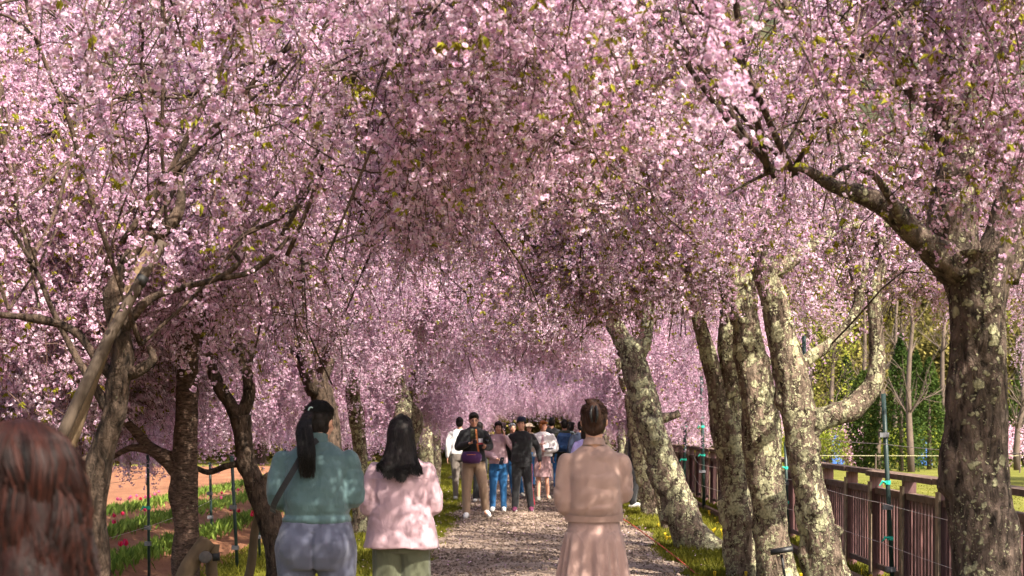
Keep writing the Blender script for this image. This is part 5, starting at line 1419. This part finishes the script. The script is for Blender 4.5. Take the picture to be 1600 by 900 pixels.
bx, by = (779 - CX) / F * 25.3, 25.3
r, s, hx, c = person(bx, by, 1.60, 0, 'woman in a light pink anorak and blue jeans shading her eyes with one hand', GPEO, hair='fringe', yaw=-.05,
    arms=[((-.23, .0, 1.10), (-.03, -.20, 1.00), (.8, -.3, -.4), (0, 0, 1), .8), ((.27, -.10, 1.20), (.12, -.17, 1.42), (-.2, .1, 1), (-1, .3, 0), .3)],
    legs=[((-.10, -.05, .48), (-.11, -.02, .09)), ((.09, -.03, .48), (.10, .0, .09))],
    top=dict(name='anorak', mat='pinkc', hem=.90, w=1.12, sleeve=1.15, fold=.007, collar=.05), bottom=dict(kind='trousers', mat='jeans', leg=1.0), shoes='shoe_white')
phone(at_p(.06, -.25, .90), 1.0, -.4, 'dark phone held low by the woman in the pink anorak')
bx, by = (815 - CX) / F * 25.2, 25.2
r, s, hx, c = person(bx, by, 1.67, 0, 'man in a navy cap, black sweater and black trousers with a red side stripe', GPEO, hair='short', yaw=-.15,
    arms=[((-.27, .08, 1.14), (-.18, .16, .92)), ((.30, .02, 1.12), (.33, -.06, .90))], legs=[((-.10, -.04, .48), (-.12, .0, .09)), ((.12, -.02, .48), (.17, .04, .09))],
    top=dict(name='sweater', mat='blackc', hem=.88, w=1.15, sleeve=1.05, fold=.006), bottom=dict(kind='trousers', mat='blackc', leg=1.08), shoes='shoe_wine')
mb = MB(); loft(mb, [tuple(x * s for x in q) for q in [(1.625, .086, .10, c[0], c[1] + .012), (1.66, .088, .102, c[0], c[1] + .012), (1.70, .075, .085, c[0], c[1] + .015), (1.722, .035, .04, c[0], c[1] + .015)]], 20)
mb.build('cap', M['navy'], r, smooth=True)
mb = MB(); mb.tube([hx(c + (-.07, -.075, .052)), hx(c + (0, -.125, .045)), hx(c + (.07, -.075, .052))], [.022 * s, .035 * s, .022 * s], 10, ell=(1, .18), frame=(0, 1, 0)); mb.build('cap_brim', M['navy'], r, smooth=True)
mb = MB(); mb.tube([Z_(s, (.185, 0, .86)), Z_(s, (.192, -.02, .48)), Z_(s, (.235, .03, .12))], .008, 6); mb.build('side_stripe', M['redstripe'], r)
for q, an in ((-1, (-.12, .0, .12)), (1, (.17, .04, .12))):
    mb = MB(); mb.tube([Z_(s, np.array(an) - (0, 0, .05)), Z_(s, np.array(an) + (0, 0, .03))], .055 * s, 12); mb.build('sock', M['socks'], r, smooth=True)
bx, by = (848 - CX) / F * 29, 29
r, s, hx, c = person(bx, by, 1.63, 0, 'woman with ginger hair in a short white jacket and pink grey skirt', GPEO, hair='fringe', hairm='hair_ginger', yaw=.5,
    arms=[((-.27, .0, 1.12), (-.08, -.20, 1.20), (.9, -.2, 0), (0, 0, 1), .6), ((.27, .0, 1.10), (.05, -.22, 1.05), (-.9, -.2, 0), (0, 0, 1), .6)],
    legs=[((-.09, -.02, .48), (-.09, -.03, .09)), ((.09, -.04, .48), (.11, .05, .12), (.05, -.14, -.04))],
    top=dict(name='jacket', mat='whitec', hem=.93, w=1.22, flare=1.05, sleeve=1.3, fold=.009, collar=.04), bottom=dict(kind='skirt', mat='pinksk', hem=.50, rw=.195, w=1.0), shoes='shoe_grey')
mb = MB(); loft(mb, [tuple(np.array(q) * s) for q in [(.95, .05, .02, -.02, -.115), (1.2, .036, .016, -.01, -.125), (1.40, .025, .02, 0, -.085)]]); mb.build('blouse', M['pinkc'], r, smooth=True)
e = empty('purse', (bx + .12, by - .27, 1.10), 0, 'small dark purse held by the woman in the white jacket', 'purse'); mb = MB(); mb.tube([(-.09, 0, 0), (0, -.005, 0), (.09, 0, 0)], [.03, .035, .03], 8, ell=(1, .5)); mb.build('pouch', M['black'], e, smooth=True)
def simple_person(px, Y, H, rz, label, top, bottom, hair='short', hairm='hair', arms=None, legs=None, shoes='shoe_dark', face=False, yaw=0, topname='jacket', **k):
    return person((px - CX) / F * Y, Y, H, rz, label, GPEO, hair=hair, hairm=hairm, arms=arms, legs=legs, yaw=yaw, face=face, voxel=.013,
        top=dict(name=topname, mat=top, w=1.08, sleeve=1.1, **k), bottom=dict(kind='trousers', mat=bottom), shoes=shoes)
simple_person(718, 29.4, 1.70, math.pi, 'man in a white shirt and grey trousers walking away at the left of the path', 'whitec', 'greyt', shoes='shoe_white', topname='shirt', legs=[((-.1, 0, .48), (-.11, .03, .09)), ((.08, .02, .48), (.08, .0, .09))])
r, s, hx, c = simple_person(882, 31, 1.66, math.pi, 'man with a dark olive hood and a big blue backpack walking away', 'oliveh', 'blackc')
mb = MB(); limb(mb, [Z_(s, (-.08, .10, 1.42)), Z_(s, (0, .13, 1.40)), Z_(s, (.08, .10, 1.42))], [.045, .055, .045]); mb.build('hood', M['oliveh'], r, smooth=True)
e = empty('backpack', ((882 - CX) / F * 31, 31 - .21, 1.0), 0, 'large blue backpack on the back of the man with the olive hood', 'backpack')
mb = MB(); loft(mb, [(0, .15, .08), (.03, .175, .10), (.2, .185, .115), (.35, .17, .10), (.41, .12, .06)], 20, 3); blob('pack', mb, M['blue'], e, .012, 3, lambda v: .01 * vnoise(v * 12, 5))
mb = MB(); loft(mb, [(.04, .11, .03, 0, -.115), (.10, .125, .035, 0, -.12), (.2, .12, .03, 0, -.115)], 16, 3); mb.build('pocket', M['blue'], e, smooth=True)
simple_person(862, 34, 1.72, math.pi, 'tall man in a black shirt walking away beyond the backpack', 'blackc', 'jeans', topname='shirt')
simple_person(892, 34.5, 1.62, 1.9, 'woman in a mint top turning sideways beyond the backpack', 'mint', 'greyt', hair='bob', topname='top')
simple_person(908, 29, 1.62, math.pi, 'person in dark navy half hidden by the head of the woman in beige', 'navy', 'blackc')
simple_person(914, 24.8, 1.50, math.pi, 'person in a lilac blue shirt half hidden behind the woman in beige', 'lilac', 'blackc', topname='shirt', hair='bob')
r, s, hx, c = simple_person(827, 35, 1.58, 0, 'person in a pale hat half hidden behind the man in the navy cap', 'khaki', 'jeans', face=True)
mb = MB(); loft(mb, [tuple(np.array(q) * s) for q in [(1.615, .15, .16, 0, 0), (1.625, .15, .16), (1.632, .095, .105), (1.69, .085, .095), (1.71, .04, .045)]]); mb.build('hat', M['hat'], r, smooth=True)
simple_person(801, 30.5, 1.58, .2, 'grey haired person in blue jeans behind the man in the navy cap', 'greyt', 'jeans', hairm='hair_grey', shoes='shoe_grey', face=True, legs=[((-.02, 0, .48), (.02, 0, .09)), ((.15, 0, .48), (.22, .02, .09))])
simple_person(749, 28.5, 1.60, math.pi, 'person in black hidden behind the man in the black jacket', 'blackc', 'blackc', shoes='shoe_white', legs=[((-.08, 0, .48), (-.04, 0, .09)), ((.06, 0, .48), (.09, 0, .09))])
simple_person(991, 26.4, 1.66, 1.4, 'person dressed in black standing between the trunks on the right', 'blackc', 'blackc', shoes='shoe_white', arms=[((-.19, .03, 1.12), (-.17, -.04, .87)), ((.19, .03, 1.12), (.17, -.04, .87))])
simple_person(1054, 38, 1.50, 1.2, 'dark haired person beyond the leaning trunk near the fence', 'blackc', 'greyt', hair='bob')
finish_blobs()
tri = sum(len(o.data.loops) - 2 * len(o.data.polygons) for o in scene.objects if o.type == 'MESH')
print('triangles', tri)
